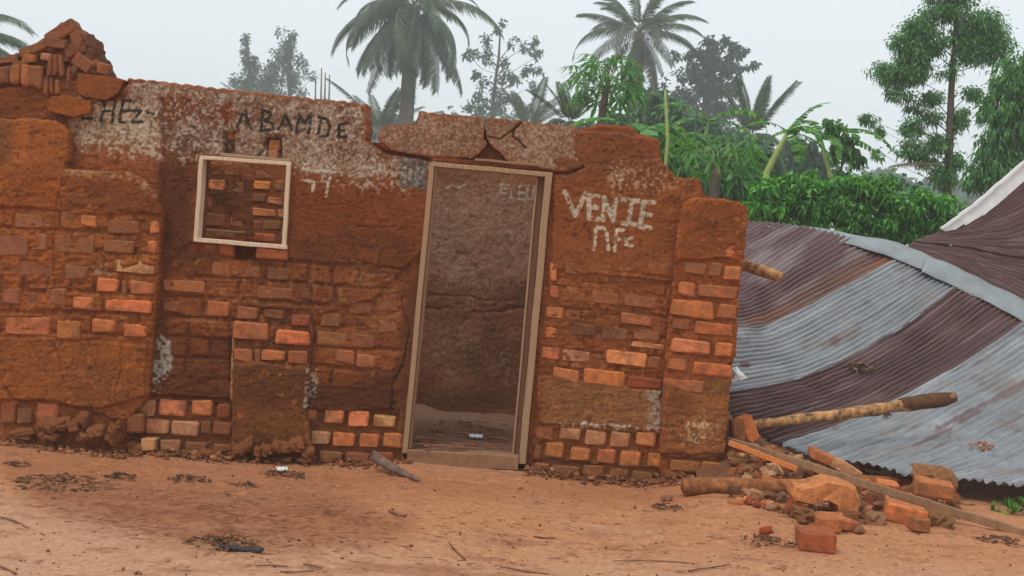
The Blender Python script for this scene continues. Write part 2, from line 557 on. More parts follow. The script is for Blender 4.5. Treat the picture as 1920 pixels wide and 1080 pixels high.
LETTERS_LIGHT = [
    [(1058, 359), (1079, 404)], [(1079, 404), (1098, 362)],
    [(1104, 366), (1104, 409)], [(1104, 366), (1122, 368)], [(1104, 388), (1119, 389)], [(1104, 409), (1122, 411)],
    [(1131, 412), (1133, 371)], [(1133, 371), (1149, 414)], [(1149, 414), (1154, 374)],
    [(1167, 374), (1197, 377)], [(1185, 377), (1178, 418)], [(1168, 419), (1190, 421)],
    [(1206, 380), (1200, 424)], [(1206, 379), (1226, 380)], [(1204, 402), (1219, 403)], [(1200, 424), (1218, 427)]]
LETTERS_FAINT = [
    [(1114, 468), (1117, 426)], [(1117, 426), (1132, 428), (1138, 440), (1140, 468)],
    [(1152, 470), (1156, 431)], [(1156, 431), (1168, 432)], [(1155, 449), (1165, 449)],
    [(1184, 446), (1173, 448), (1173, 459), (1185, 462)],
    [(566, 336), (589, 342)], [(589, 342), (587, 358)], [(620, 334), (612, 368)], [(567, 316), (600, 320), (630, 322)]]

CRACKS = [  # (points, half width px, depth m)
    ([(690, 262), (705, 272), (722, 284), (760, 290), (806, 300)], 3.2, 0.05),
    ([(235, 150), (224, 172), (211, 185), (190, 188)], 2.6, 0.05),
    ([(308, 185), (307, 230), (309, 300)], 1.0, 0.012),
    ([(756, 685), (744, 703), (736, 720), (735, 772)], 2.0, 0.03),
    ([(752, 560), (768, 620), (757, 680)], 1.4, 0.02),
    ([(1092, 314), (1060, 326), (1040, 326)], 2.5, 0.04),
    ([(418, 250), (422, 288)], 2.0, 0.03),
    ([(530, 256), (505, 256), (497, 280), (480, 296), (450, 294)], 2.6, 0.04),
    ([(550, 392), (590, 386), (640, 384), (680, 392)], 1.0, 0.006),
    ([(640, 420), (700, 428), (740, 424)], 1.0, 0.006),
    ([(1160, 690), (1210, 694), (1238, 690)], 1.0, 0.01),
    ([(285, 742), (330, 744), (380, 747), (432, 752)], 3.0, 0.03),
    ([(1012, 575), (1090, 588), (1160, 590)], 1.2, 0.008),
    ([(1050, 520), (1120, 532), (1190, 530), (1250, 536)], 1.2, 0.008),
]
# crisp edged plaster that still stands proud of the bricks
PLASTER = [
    [(592, 686), (640, 696), (700, 690), (735, 694), (742, 768), (640, 772), (578, 768)],
    [(290, 600), (430, 600), (432, 748), (350, 744), (284, 740)],
    [(1006, 706), (1045, 706), (1180, 728), (1240, 735), (1240, 806), (1110, 800), (1010, 795)],
    [(240, 150), (690, 190), (690, 300), (820, 300), (790, 470), (700, 560), (600, 590), (560, 500), (480, 440), (360, 456), (300, 500), (300, 150)],
    [(1040, 240), (1240, 262), (1320, 340), (1290, 480), (1260, 530), (1035, 505)],
    [(125, 180), (300, 150), (310, 420), (130, 330)]]
RECESS = [
    [(572, 768), (748, 776), (757, 900), (580, 900)],
    [(240, 748), (436, 756), (436, 870), (240, 870)],
    [(-40, 760), (110, 762), (110, 800), (-40, 795)],
    [(1040, 806), (1240, 814), (1250, 930), (1000, 930), (1004, 840)],
    [(436, 458), (482, 462), (480, 487), (436, 482)]]

def courses(u, v, seed=0):
    """brick courses faintly readable through thin mud: (face mask 0..1, per-brick random)"""
    sl = np.interp(u, [0, 350, 800, 1050, 1400], [0.049, 0.063, 0.077, 0.112, 0.098])
    w = v - sl * (u - 700) + 5 * fbm(u / 60, v / 60, 3, 340 + seed)
    row = np.floor(w / 38.5); fr = w / 38.5 - row
    uu = u + 8 * fbm(u / 40, v / 30, 2, 341) + 47 * (row % 2) + 30 * _hash(row, row, 342)
    k = np.floor(uu / 90); fu = uu / 90 - k
    half = (_hash(k, row, 343) > 0.5)
    fu2 = np.where(half, (fu * 2) % 1.0, fu); k2 = np.where(half, k * 2 + np.floor(fu * 2) + 1000, k)
    wd = np.where(half, 45.0, 90.0)
    e = np.minimum(np.minimum(fr, 1 - fr) * 38.5, np.minimum(fu2, 1 - fu2) * wd)
    e = e + 1.8 * fbm(u / 9, v / 8, 3, 344)
    return sm(1.5, 6.0, e), _hash(k2, row, 345)
def course_zone(u, v):
    n = fbm(u / 70, v / 45, 4, 346)
    z = np.maximum(sm(455, 500, v) * sm(745, 700, v) * sm(300, 330, u) * sm(765, 745, u), sm(490, 530, v) * sm(720, 690, v) * sm(1005, 1015, u) * sm(1260, 1250, u))
    return z * sm(-0.35, 0.15, n)
def front_depth(u, v, sd):
    d = 0.012 * fbm(u / 70, v / 70, 4, 11) + (0.004 + 0.008 * sm(-0.1, 0.5, fbm(u / 90, v / 60, 3, 15))) * fbm(u / 20, v / 10, 4, 12) + 0.003 * fbm(u / 5, v / 4, 2, 13)
    ridge = 1 - np.abs(fbm(u / 34, v / 9, 4, 14))
    rough = np.clip(sm(440, 560, v) * sm(770, 700, u) + sm(1040, 1010, u) * 0 + sm(1000, 1040, u) * sm(480, 560, v), 0, 1)
    d += rough * 0.008 * (ridge - 0.8)
    fm, rb = courses(u, v)
    d += course_zone(u, v) * (fm * (0.010 + 0.006 * rb) - 0.007)
    for i, p in enumerate(PLASTER):
        e = sd_poly(u, v, p, 40) + 5 * fbm(u / 22, v / 22, 3, 40 + i)
        d += 0.017 * sm(2.5, -2.5, e)
    d -= 0.035 * sm(4, -4, sd_poly(u, v, [(722, 240), (1070, 245), (1074, 290), (960, 305), (880, 296), (740, 276)], 40))
    for i, p in enumerate(RECESS):
        e = sd_poly(u, v, p, 40) + 6 * fbm(u / 15, v / 15, 3, 50 + i)
        d -= (0.024 if i < 4 else 0.12) * sm(4, -4, e)
    for pts, w, dp in CRACKS:
        e = d_line(u + 2.2 * fbm(u / 9, v / 9, 3, 71), v + 2.2 * fbm(u / 9, v / 9, 3, 72), pts)
        d -= dp * np.exp(-(e / w) ** 2)
    for p in ([(500, 259), (528, 259), (530, 300), (499, 300)], [(421, 250), (440, 250), (440, 292), (421, 290)]):
        d -= 0.07 * sm(2, -2, sd_poly(u, v, p, 20))
    for cu, cv, r, a in PITS:
        d -= a * np.exp(-(((u - cu) / r) ** 2 + ((v - cv) / (r * 0.7)) ** 2)) if False else 0
    # small flaked pits
    pn = fbm(u / 7, v / 5, 2, 77)
    d -= 0.010 * sm(0.52, 0.72, pn)
    return d
PITS = []

def blobs(c, u, v, items):
    for it in items:
        poly, rgb, soft, amp, op = it
        if isinstance(poly, tuple):      # ellipse
            cu, cv, ru, rv = poly
            e = (np.sqrt(((u - cu) / ru) ** 2 + ((v - cv) / rv) ** 2) - 1) * min(ru, rv)
        else:
            e = sd_poly(u, v, poly, 90)
        e = e + amp * fbm(u / 26, v / 22, 4, 101) + 0.5 * amp * fbm(u / 7, v / 6, 3, 102)
        m = sm(soft, -soft, e) * op
        c[:] = c * (1 - m[..., None]) + A(*rgb) * m[..., None]

def speckle(c, u, v, poly, rgb, soft, thr, op, sc=6.0, seed=120):
    e = sd_poly(u, v, poly, 90) if not isinstance(poly, tuple) else \
        (np.sqrt(((u - poly[0]) / poly[2]) ** 2 + ((v - poly[1]) / poly[3]) ** 2) - 1) * min(poly[2], poly[3])
    base = sm(soft, -soft, e)
    n = fbm(u / sc, v / (sc * 1.1), 4, seed) + 0.35 * fbm(u / 40, v / 40, 3, seed + 5)
    m = sm(thr - 0.06, thr + 0.12, n + 0.6 * (base - 1)) * base * op
    c[:] = c * (1 - m[..., None]) + A(*rgb) * m[..., None]

def strokes(c, u, v, lines, w, rgb, op, wear, seed):
    wu = u + 1.2 * fbm(u / 6, v / 6, 2, seed); wv = v + 1.2 * fbm(u / 6, v / 6, 2, seed + 1)
    d = np.full(u.shape, 30.0)
    for l in lines:
        d = np.minimum(d, d_line(wu, wv, l, 30))
    m = sm(w + 0.8, w - 0.8, d) * op
    m = m * sm(wear - 0.25, wear + 0.1, fbm(u / 5, v / 5, 3, seed + 2))
    c[:] = c * (1 - m[..., None]) + A(*rgb) * m[..., None]

def front_color(u, v, sd):
    c = np.empty(u.shape + (3,)); c[:] = A(128, 74, 45)
    big = fbm(u / 60, v / 50, 4, 90)
    blobs(c, u, v, [
        ([(240, 140), (700, 185), (700, 300), (760, 300), (700, 340), (480, 300), (240, 250)], (156, 130, 112), 14, 12, 0.85),
        ([(300, 180), (330, 178), (440, 190), (440, 240), (380, 232), (300, 235)], (128, 66, 38), 7, 9, 0.95),
        ([(300, 225), (420, 240), (420, 290), (310, 300)], (112, 80, 66), 12, 14, 0.7),
        ([(130, 190), (300, 200), (305, 300), (140, 300)], (165, 132, 110), 10, 10, 0.85),
        ([(130, 270), (310, 270), (310, 420), (130, 330)], (150, 86, 52), 22, 16, 0.9),
        ([(300, 300), (368, 295), (362, 460), (410, 480), (400, 520), (300, 520)], (94, 54, 34), 20, 18, 0.9),  # dark brown stain, with some of the buttress's shadow painted in
        ([(545, 320), (790, 330), (780, 450), (545, 440)], (130, 72, 40), 25, 20, 0.8),
        ([(545, 440), (770, 430), (760, 560), (600, 590), (560, 520)], (106, 60, 37), 25, 25, 0.85),
        ([(480, 470), (600, 470), (640, 560), (560, 570), (470, 540)], (96, 55, 36), 20, 20, 0.7),
        ([(640, 520), (760, 520), (750, 620), (640, 640)], (140, 86, 56), 18, 26, 0.6),
        ([(300, 500), (440, 500), (440, 620), (300, 620)], (122, 70, 44), 25, 22, 0.7),
        ([(300, 590), (436, 600), (432, 750), (286, 742)], (98, 55, 34), 10, 14, 0.95),
        ([(592, 688), (735, 694), (742, 772), (578, 770)], (92, 54, 33), 7, 7, 0.95),
        ([(735, 690), (765, 560), (790, 470), (800, 480), (755, 860), (735, 860)], (92, 56, 38), 10, 10, 0.7),
        ([(750, 298), (806, 300), (800, 356), (748, 352)], (106, 101, 97), 5, 5, 0.92),
        ([(572, 770), (757, 778), (757, 900), (575, 900)], (122, 76, 48), 8, 8, 0.9),
        ([(230, 750), (436, 756), (436, 880), (230, 880)], (126, 76, 48), 8, 8, 0.9),
        ([(1035, 240), (1240, 250), (1250, 340), (1040, 340)], (132, 82, 58), 16, 14, 0.85),
        ([(1095, 240), (1240, 255), (1238, 290), (1100, 290)], (130, 76, 50), 14, 12, 0.7),
        ([(1240, 330), (1330, 335), (1330, 380), (1240, 400)], (142, 84, 50), 10, 8, 0.9),
        ([(1030, 340), (1270, 350), (1265, 470), (1030, 470)], (144, 84, 48), 20, 16, 0.85),
        ([(1030, 460), (1265, 470), (1255, 660), (1010, 640)], (144, 84, 50), 16, 20, 0.85),
        ([(1040, 560), (1250, 580), (1250, 640), (1040, 630)], (118, 72, 44), 14, 18, 0.65),
        ([(1006, 706), (1240, 735), (1240, 806), (1006, 800)], (146, 100, 68), 8, 8, 0.9),
        ([(1000, 800), (1240, 810), (1250, 930), (1000, 930)], (150, 92, 58), 8, 8, 0.85),
        ([(1005, 560), (1030, 560), (1010, 900), (985, 900)], (128, 74, 46), 8, 8, 0.7),
        ([(860, 250), (960, 270), (960, 310), (860, 305)], (110, 64, 44), 8, 4, 0.9),
    ])
    fm, rb = courses(u, v)
    m = course_zone(u, v) * fm * (0.1 + 0.5 * rb)
    c[:] = c * (1 - m[..., None]) + A(158, 90, 50) * m[..., None]
    # remains of whitewash, flaked into small islands
    speckle(c, u, v, [(240, 140), (700, 185), (690, 270), (830, 300), (790, 345), (560, 330), (240, 300)], (196, 180, 166), 14, 0.05, 0.62, 4.4, 121)
    speckle(c, u, v, [(240, 140), (700, 185), (690, 270), (820, 300), (760, 330), (500, 290), (240, 240)], (112, 66, 46), 10, 0.16, 0.8, 4, 131)
    speckle(c, u, v, [(140, 185), (300, 195), (303, 300), (150, 290)], (204, 184, 164), 16, 0.0, 0.7, 4.6, 122)
    speckle(c, u, v, [(545, 290), (790, 310), (760, 370), (600, 350)], (196, 172, 154), 18, 0.15, 0.7, 5, 123)
    speckle(c, u, v, [(1150, 285), (1290, 310), (1300, 350), (1200, 370), (1140, 340)], (188, 150, 122), 16, 0.1, 0.75, 5, 124)
    speckle(c, u, v, (1158, 335, 22, 34), (190, 158, 134), 14, 0.1, 0.7, 4, 125)
    speckle(c, u, v, [(300, 622), (322, 640), (325, 690), (300, 735), (282, 738), (290, 650)], (180, 170, 158), 6, -0.1, 0.85, 5, 126)
    speckle(c, u, v, [(582, 684), (606, 690), (596, 730), (586, 765), (572, 764)], (186, 170, 150), 6, 0.05, 0.85, 4, 127)
    speckle(c, u, v, [(1214, 728), (1242, 732), (1240, 806), (1210, 800)], (178, 164, 150), 6, -0.1, 0.8, 4, 128)
    speckle(c, u, v, [(1045, 785), (1240, 800), (1240, 812), (1045, 800)], (214, 196, 176), 5, -0.05, 0.85, 5, 129)
    speckle(c, u, v, [(545, 500), (770, 500), (760, 640), (560, 640)], (158, 110, 78), 25, 0.22, 0.6, 9, 132)
    speckle(c, u, v, [(1030, 480), (1265, 480), (1250, 800), (1010, 800)], (172, 118, 80), 25, 0.25, 0.5, 9, 133)
    speckle(c, u, v, [(300, 480), (560, 480), (560, 620), (300, 620)], (164, 108, 72), 25, 0.22, 0.6, 9, 134)
    speckle(c, u, v, [(-10, 100), (2000, 100), (2000, 1000), (-10, 1000)], (72, 42, 28), 5, 0.42, 0.55, 8, 135)
    # vertical rain streaks below the top
    st = sm(0.1, 0.5, fbm(u / 7, v / 130, 3, 141)) * sm(330, 200, v)
    c[:] = c * (1 - 0.25 * st[..., None]) + A(100, 62, 46) * (0.25 * st[..., None])
    speckle(c, u, v, [(750, 298), (806, 300), (800, 356), (748, 352)], (78, 74, 72), 5, 0.1, 0.7, 5, 142)
    strokes(c, u, v, LETTERS_DARK, 3.0, (44, 41, 36), 0.96, -0.4, 150)
    strokes(c, u, v, LETTERS_LIGHT, 4.4, (200, 186, 168), 0.85, -0.24, 160)
    strokes(c, u, v, LETTERS_FAINT, 3.0, (212, 198, 178), 0.8, -0.12, 170)
    c *= (1 + 0.16 * big + 0.15 * fbm(u / 14, v / 9, 4, 91) + 0.10 * fbm(u / 4, v / 3.2, 2, 92))[..., None]
    # bare broken edge at the very top
    e = sm(-9, -3, sd) * sm(330, 300, v)
    c[:] = c * (1 - 0.8 * e[..., None]) + A(150, 82, 56) * (0.8 * e[..., None])
    return np.clip(c, 0.004, 0.9)

front = panel("front_wall", FRONT, 0.0, front_depth, front_color, 0.22, HOUSE, 0.0062, [WIN_HOLE, DOOR_HOLE], 1.0, 4.5, 0.012)

# --- buttresses
def butt_color(base, blob_items, specks=(), seed=0, crs=None):
    def f(u, v, sd):
        c = np.empty(u.shape + (3,)); c[:] = A(*base)
        blobs(c, u, v, blob_items)
        if crs is not None:
            fm, rb = courses(u, v, seed)
            m = sm(12, -12, sd_poly(u, v, crs, 60)) * fm * (0.15 + 0.5 * rb)
            c[:] = c * (1 - m[..., None]) + A(160, 92, 50) * m[..., None]
        for s in specks: speckle(c, u, v, *s)
        speckle(c, u, v, [(-100, 0), (2000, 0), (2000, 1000), (-100, 1000)], (78, 46, 30), 5, 0.42, 0.55, 9, 201 + seed)
        speckle(c, u, v, [(-100, 0), (2000, 0), (2000, 1000), (-100, 1000)], (182, 112, 66), 5, 0.36, 0.45, 12, 205 + seed)
        c *= (1 + 0.18 * fbm(u / 45, v / 38, 4, 211 + seed) + 0.15 * fbm(u / 13, v / 9, 4, 215 + seed) + 0.10 * fbm(u / 4, v / 3.2, 2, 216 + seed))[..., None]
        return np.clip(c, 0.004, 0.9)
    return f

def butt_depth(cracks=(), plaster=(), recess=(), seed=0, rough=None, crs=None):
    def f(u, v, sd):
        d = 0.010 * fbm(u / 55, v / 55, 4, 301 + seed) + (0.004 + 0.008 * sm(-0.1, 0.5, fbm(u / 90, v / 60, 3, 305))) * fbm(u / 19, v / 10, 4, 302 + seed) + 0.003 * fbm(u / 4.5, v / 4, 2, 303)
        if crs is not None:
            fm, rb = courses(u, v, seed)
            d += sm(12, -12, sd_poly(u, v, crs, 60)) * (fm * (0.010 + 0.006 * rb) - 0.007)
        for p in plaster:
            e = sd_poly(u, v, p, 40) + 4 * fbm(u / 20, v / 20, 3, 310 + seed)
            d += 0.018 * sm(2.5, -2.5, e)
        for p in recess:
            e = sd_poly(u, v, p, 40) + 7 * fbm(u / 14, v / 14, 3, 320 + seed)
            d -= 0.022 * sm(4, -4, e)
        for pts, w, dp in cracks:
            e = d_line(u + 2.5 * fbm(u / 9, v / 9, 3, 71), v + 2.5 * fbm(u / 9, v / 9, 3, 72), pts)
            d -= dp * np.exp(-(e / w) ** 2)
        if rough is not None:
            m = sm(15, -15, sd_poly(u, v, rough, 60))
            d += m * 0.012 * (0.8 - 1.6 * np.abs(fbm(u / 26, v / 14, 3, 330 + seed)))
        d -= 0.008 * sm(0.5, 0.7, fbm(u / 7, v / 5, 2, 78 + seed))
        return d
    return f

Y_L, Y_M, Y_R = -0.085, -0.05, -0.07
LEFT = [(-60, 224), (60, 222), (104, 225), (124, 238), (130, 262), (127, 316), (140, 318), (236, 322), (272, 338), (296, 364), (303, 398),
        (299, 470), (292, 560), (286, 650), (276, 745), (262, 765), (236, 790), (232, 930), (-60, 930)]
panel("buttress", LEFT, Y_L,
      butt_depth([([(178, 432), (177, 470), (197, 482), (194, 512), (180, 530)], 1.6, 0.015), ([(100, 440), (104, 530), (92, 600)], 1.6, 0.012),
                  ([(100, 640), (114, 682), (122, 720)], 1.4, 0.012), ([(13, 728), (24, 748), (45, 756), (85, 750)], 2.4, 0.03),
                  ([(230, 645), (228, 700), (214, 745), (240, 770)], 1.2, 0.01), ([(10, 400), (12, 440), (18, 480)], 1.2, 0.01),
                  ([(120, 330), (108, 380), (104, 440)], 1.4, 0.012)],
                 [[(-60, 636), (98, 634), (110, 642), (180, 640), (276, 648), (272, 742), (190, 766), (100, 752), (-60, 748)],
                  [(-60, 224), (130, 225), (126, 316), (240, 322), (300, 365), (300, 400), (150, 400), (-60, 380)]],
                 [[(-60, 758), (120, 758), (232, 790), (240, 930), (-60, 930)]], 0,
                 [(-60, 400), (298, 400), (285, 640), (-60, 632)], [(-60, 385), (298, 400), (285, 640), (-60, 632)]),
      butt_color((146, 84, 46), [
          ([(-60, 222), (110, 222), (130, 300), (-60, 330)], (164, 98, 58), 20, 14, 0.8),
          ([(-60, 222), (25, 222), (25, 300), (-60, 320)], (124, 82, 52), 8, 6, 0.8),
          ([(120, 330), (290, 345), (300, 410), (130, 400)], (124, 72, 46), 16, 14, 0.85),
          ([(-60, 330), (120, 330), (120, 460), (-60, 460)], (150, 84, 42), 20, 20, 0.7),
          ([(150, 400), (300, 400), (295, 520), (110, 520)], (134, 80, 48), 20, 20, 0.7),
          ([(-60, 530), (290, 530), (285, 640), (-60, 640)], (128, 72, 42), 14, 14, 0.7),
          ([(-60, 640), (276, 648), (270, 760), (-60, 750)], (150, 88, 48), 10, 10, 0.85),
          ([(130, 680), (230, 690), (250, 770), (110, 760)], (124, 76, 46), 18, 18, 0.6),
          ([(-60, 760), (240, 770), (240, 930), (-60, 930)], (146, 86, 54), 12, 12, 0.8),
      ], [((195, 505, 40, 22), (180, 140, 110), 20, 0.15, 0.6, 6, 221), ([(120, 318), (245, 322), (275, 340), (298, 368), (290, 372), (240, 336), (120, 330)], (186, 146, 116), 4, -0.1, 0.6, 6, 222)], 0, [(-60, 385), (298, 400), (285, 640), (-60, 632)]),  # pale band along the ledge: light catching the rim, painted in
      0.30, HOUSE, 0.0062, (), 1.8, 4.5, 0.012)

MID = [(440, 600), (446, 580), (462, 570), (560, 574), (576, 578), (583, 592), (586, 620), (580, 690), (575, 770), (583, 830), (590, 930), (432, 930), (436, 760), (430, 740), (436, 640)]
panel("buttress", MID, Y_M,
      butt_depth([([(433, 640), (430, 740)], 1.5, 0.01)], [[(434, 684), (490, 676), (540, 690), (580, 686), (576, 772), (586, 850), (434, 850)]],
                 [[(440, 576), (582, 580), (580, 684), (440, 678)]], 7),
      butt_color((118, 70, 43), [
          ([(434, 680), (580, 690), (576, 770), (434, 760)], (104, 62, 38), 8, 8, 0.9),
          ([(434, 760), (590, 770), (590, 850), (434, 850)], (124, 76, 46), 16, 14, 0.7),
          ([(440, 575), (585, 580), (580, 684), (438, 676)], (110, 66, 42), 8, 8, 0.8),
      ], [([(430, 620), (440, 620), (436, 750), (428, 750)], (196, 150, 110), 3, -0.1, 0.7, 4, 224),
          ([(574, 690), (582, 690), (578, 765), (570, 765)], (200, 180, 156), 3, -0.1, 0.7, 4, 225)], 7),
      0.2, HOUSE, 0.0062, (), 1.4, 3.5, 0.01)

RIGHT = [(1275, 400), (1282, 378), (1298, 370), (1340, 372), (1378, 375), (1394, 386), (1404, 396), (1405, 410), (1398, 430), (1396, 480),
         (1388, 530), (1384, 590), (1380, 660), (1372, 700), (1366, 760), (1362, 800), (1358, 885), (1352, 930), (1238, 930), (1240, 800), (1250, 650), (1262, 540)]
panel("buttress", RIGHT, Y_R,
      butt_depth([([(1252, 650), (1246, 700), (1240, 800)], 1.5, 0.01), ([(1262, 866), (1290, 858), (1312, 864), (1340, 858), (1356, 864)], 2.0, 0.02)],
                 [[(1276, 372), (1405, 372), (1398, 480), (1270, 490)], [(1244, 716), (1320, 740), (1370, 712), (1362, 850), (1240, 850)]],
                 [[(1240, 860), (1360, 862), (1356, 930), (1236, 930)]], 13),
      butt_color((150, 82, 46), [
          ([(1276, 380), (1404, 380), (1398, 490), (1268, 490)], (140, 82, 46), 14, 12, 0.9),
          ([(1310, 390), (1390, 400), (1380, 470), (1300, 460)], (122, 70, 40), 20, 16, 0.6),
          ([(1250, 490), (1395, 490), (1370, 710), (1245, 700)], (140, 80, 48), 10, 10, 0.8),
          ([(1240, 720), (1370, 715), (1360, 870), (1238, 870)], (148, 96, 62), 12, 12, 0.9),
          ([(1330, 690), (1380, 690), (1374, 740), (1320, 740)], (122, 82, 50), 10, 10, 0.8),
          ([(1250, 735), (1310, 742), (1300, 770), (1250, 765)], (118, 74, 46), 10, 10, 0.6),
      ], [((1310, 805, 45, 34), (196, 164, 132), 22, 0.08, 0.75, 5, 226), ([(1270, 400), (1278, 400), (1250, 660), (1242, 660)], (190, 126, 84), 3, -0.2, 0.7, 6, 227)], 13),
      0.28, HOUSE, 0.0062, (), 1.8, 4.5, 0.012)

# --- cracked slabs of plastered masonry over the door and at the left end
def slab(poly, y0, rgb, speck, dark, seed, th=0.12, label=None):
    def dep(u, v, sd):
        return 0.004 * fbm(u / 40, v / 40, 3, 400 + seed) + 0.003 * fbm(u / 7, v / 6, 3, 401 + seed) + 0.002 * fbm(u / 3, v / 3, 2, 402) \
            - 0.04 * np.exp(-(d_line(u + 2 * fbm(u / 8, v / 8, 2, 71), v + 2 * fbm(u / 8, v / 8, 2, 72), [(980, 226), (966, 240), (961, 256), (986, 277)]) / 1.6) ** 2) \
            - 0.03 * np.exp(-(d_line(u, v, [(914, 256), (936, 261), (952, 251), (972, 236)]) / 1.4) ** 2)
    def colr(u, v, sd):
        c = np.empty(u.shape + (3,)); c[:] = A(*rgb)
        full = [(-100, -100), (2000, -100), (2000, 1000), (-100, 1000)]
        if speck is not None:
            speckle(c, u, v, full, speck, 5, 0.08, 0.55, 3.4, 410 + seed)
        speckle(c, u, v, full, dark, 5, 0.2, 0.55, 3.6, 420 + seed)
        if speck is not None:
            e = sm(-7, -2, sd)
            c[:] = c * (1 - 0.45 * e[..., None]) + A(150, 84, 58) * (0.45 * e[..., None])
        c *= (1 + 0.16 * fbm(u / 30, v / 24, 4, 430 + seed))[..., None]
        return np.clip(c, 0.004, 0.9)
    o = panel("masonry_slab", poly, y0, dep, colr, th, HOUSE, 0.0062, (), 1.1, 1.3, 0.003)
    if label: o["label"] = label
    return o
wv = lambda xs, f, a=2.4, p=7.0: [(x, f(x) - a * abs(math.cos(x / p))) for x in xs]
slab([(707, 258), (713, 237), (740, 235), (779, 231), (786, 210)] + wv(range(790, 908, 6), lambda x: np.interp(x, [790, 908], [211, 222])) +
     [(909, 224), (907, 258), (914, 270), (898, 287), (885, 296), (845, 293), (805, 293), (762, 287), (735, 281)], -0.012,
     (140, 100, 80), (188, 162, 144), (108, 64, 46), 0)
slab([(912, 222)] + wv(range(916, 1082, 6), lambda x: np.interp(x, [916, 1082], [222, 239])) +
     [(1083, 240), (1080, 264), (1091, 290), (1089, 314), (1060, 318), (1036, 318), (952, 303), (940, 288), (918, 270), (911, 256)], -0.014,
     (140, 102, 82), (190, 166, 148), (110, 66, 48), 3)
slab([(146, 137), (190, 141), (233, 148), (229, 158), (221, 172), (211, 183), (192, 187), (160, 181), (143, 172), (143, 150)], -0.045,
     (142, 84, 50), None, (112, 62, 36), 6, 0.2, "upper bare orange slab")
slab([(86, 190), (100, 180), (124, 178), (168, 190), (171, 200), (166, 213), (140, 219), (106, 212), (90, 205)], -0.07,
     (154, 88, 46), None, (124, 68, 36), 9, 0.2, "lower bare orange slab")

# --- gable stump at the far left
GAB = [(-60, 124), (-10, 112), (34, 100), (60, 84), (86, 66), (100, 52), (114, 43), (132, 46), (146, 60), (162, 66), (166, 88), (176, 104), (190, 130),
       (192, 142), (150, 200), (130, 235), (-60, 240)]
panel("gable_stump", GAB, 0.03, lambda u, v, sd: 0.012 + 0.045 * fbm(u / 22, v / 18, 4, 501) + 0.012 * fbm(u / 6, v / 6, 3, 502)
      - 0.05 * np.exp(-(d_line(u, v, [(-40, 172), (20, 170), (44, 165)]) / 2.2) ** 2),
      butt_color((112, 70, 50), [((60, 205, 90, 22), (116, 78, 54), 14, 12, 0.8)], (), 3), 0.3, HOUSE, 0.0075, (), 2.5, 8, 0.03)

# ------------------------------------------------------------------ bricks
def brick_mesh(w, h, d, seed, worn=0.009):
    """a worn bevelled brick, front face at y = 0, body going back to y = d; 44 triangles"""
    r = random.Random(seed)
    bm = bmesh.new()
    bmesh.ops.create_cube(bm, size=1.0)
    for v in bm.verts:
        v.co = Vector((v.co.x * w, v.co.y * d + d / 2, v.co.z * h))
        v.co += Vector((r.uniform(-1, 1), r.uniform(-0.6, 0.6), r.uniform(-1, 1))) * worn
    for v in r.sample(list(bm.verts), 3):          # chipped corners
        v.co.x *= r.uniform(0.86, 0.97); v.co.z *= r.uniform(0.80, 0.97)
    bmesh.ops.bevel(bm, geom=bm.edges[:], offset=min(0.011, h * 0.13), segments=1, affect='EDGES')
    for v in bm.verts:
        v.co += Vector((r.uniform(-1, 1), r.uniform(-1, 1), r.uniform(-1, 1))) * worn * 0.45
    me = bpy.data.meshes.new("brick")
    bm.to_mesh(me); bm.free()
    me.materials.append(M_BRICK)
    return me
SIZES = [0.05, 0.085, 0.12, 0.155, 0.2, 0.25, 0.30, 0.36]
BM = {s: [brick_mesh(s, 0.105, 0.16, int(s * 1000) + k) for k in range(3)] for s in SIZES}
TONE = {'o': (206, 120, 70), 'O': (216, 134, 84), 'm': (152, 96, 60), 'p': (196, 138, 98), 'r': (160, 84, 50), 'd': (124, 78, 50), 'q': (182, 110, 66)}

def slope(u, v):
    s = np.interp(u, [0, 350, 800, 1050, 1200, 1400], [2.8, 3.6, 4.4, 6.4, 6.2, 5.6])
    if u > 1000 and v > 790: s = 4.8
    return s

def wall_brick(parent, y, x0, y0, x1, y1, tone, proud=0.012, tilt=None, kw=KW):
    cu, cv = (x0 + x1) / 2, (y0 + y1) / 2
    a = math.radians(slope(cu, cv) if tilt is None else tilt)
    w = (x1 - x0); h = (y1 - y0) - 0.55 * w * math.tan(abs(a)) if tilt is None else (y1 - y0)
    h = max(h, 9)
    yf = y - proud + (0.005 if tone in 'md' and tilt is None else 0.0) + random.uniform(-0.005, 0.005)
    c = at(cu, cv, yf)
    e = at(cu + math.cos(a) * w / 2, cv + math.sin(a) * w / 2, yf) - at(cu - math.cos(a) * w / 2, cv - math.sin(a) * w / 2, yf)
    wm = np.linalg.norm(e)
    hm = np.linalg.norm(at(cu - math.sin(a) * h / 2, cv + math.cos(a) * h / 2, yf) - at(cu + math.sin(a) * h / 2, cv - math.cos(a) * h / 2, yf))
    s = min(SIZES, key=lambda q: abs(math.log(q / wm)))
    me = random.choice(BM[s])
    o = bpy.data.objects.new("brick", me)
    COL.objects.link(o)
    o.parent = parent
    o.location = c
    o.rotation_euler = (random.uniform(-0.04, 0.04), -math.atan2(e[2], e[0]), random.uniform(-0.05, 0.05))
    o.scale = (wm / s, 1, hm / 0.105)
    t = np.array(TONE[tone], float) * (1 + np.array([random.uniform(-0.07, 0.07)] * 3)) * np.array([1, random.uniform(0.95, 1.05), random.uniform(0.93, 1.07)])
    cc = alb(*np.clip(t, 5, 250), kw)
    o.color = (*cc, 1)
    return o

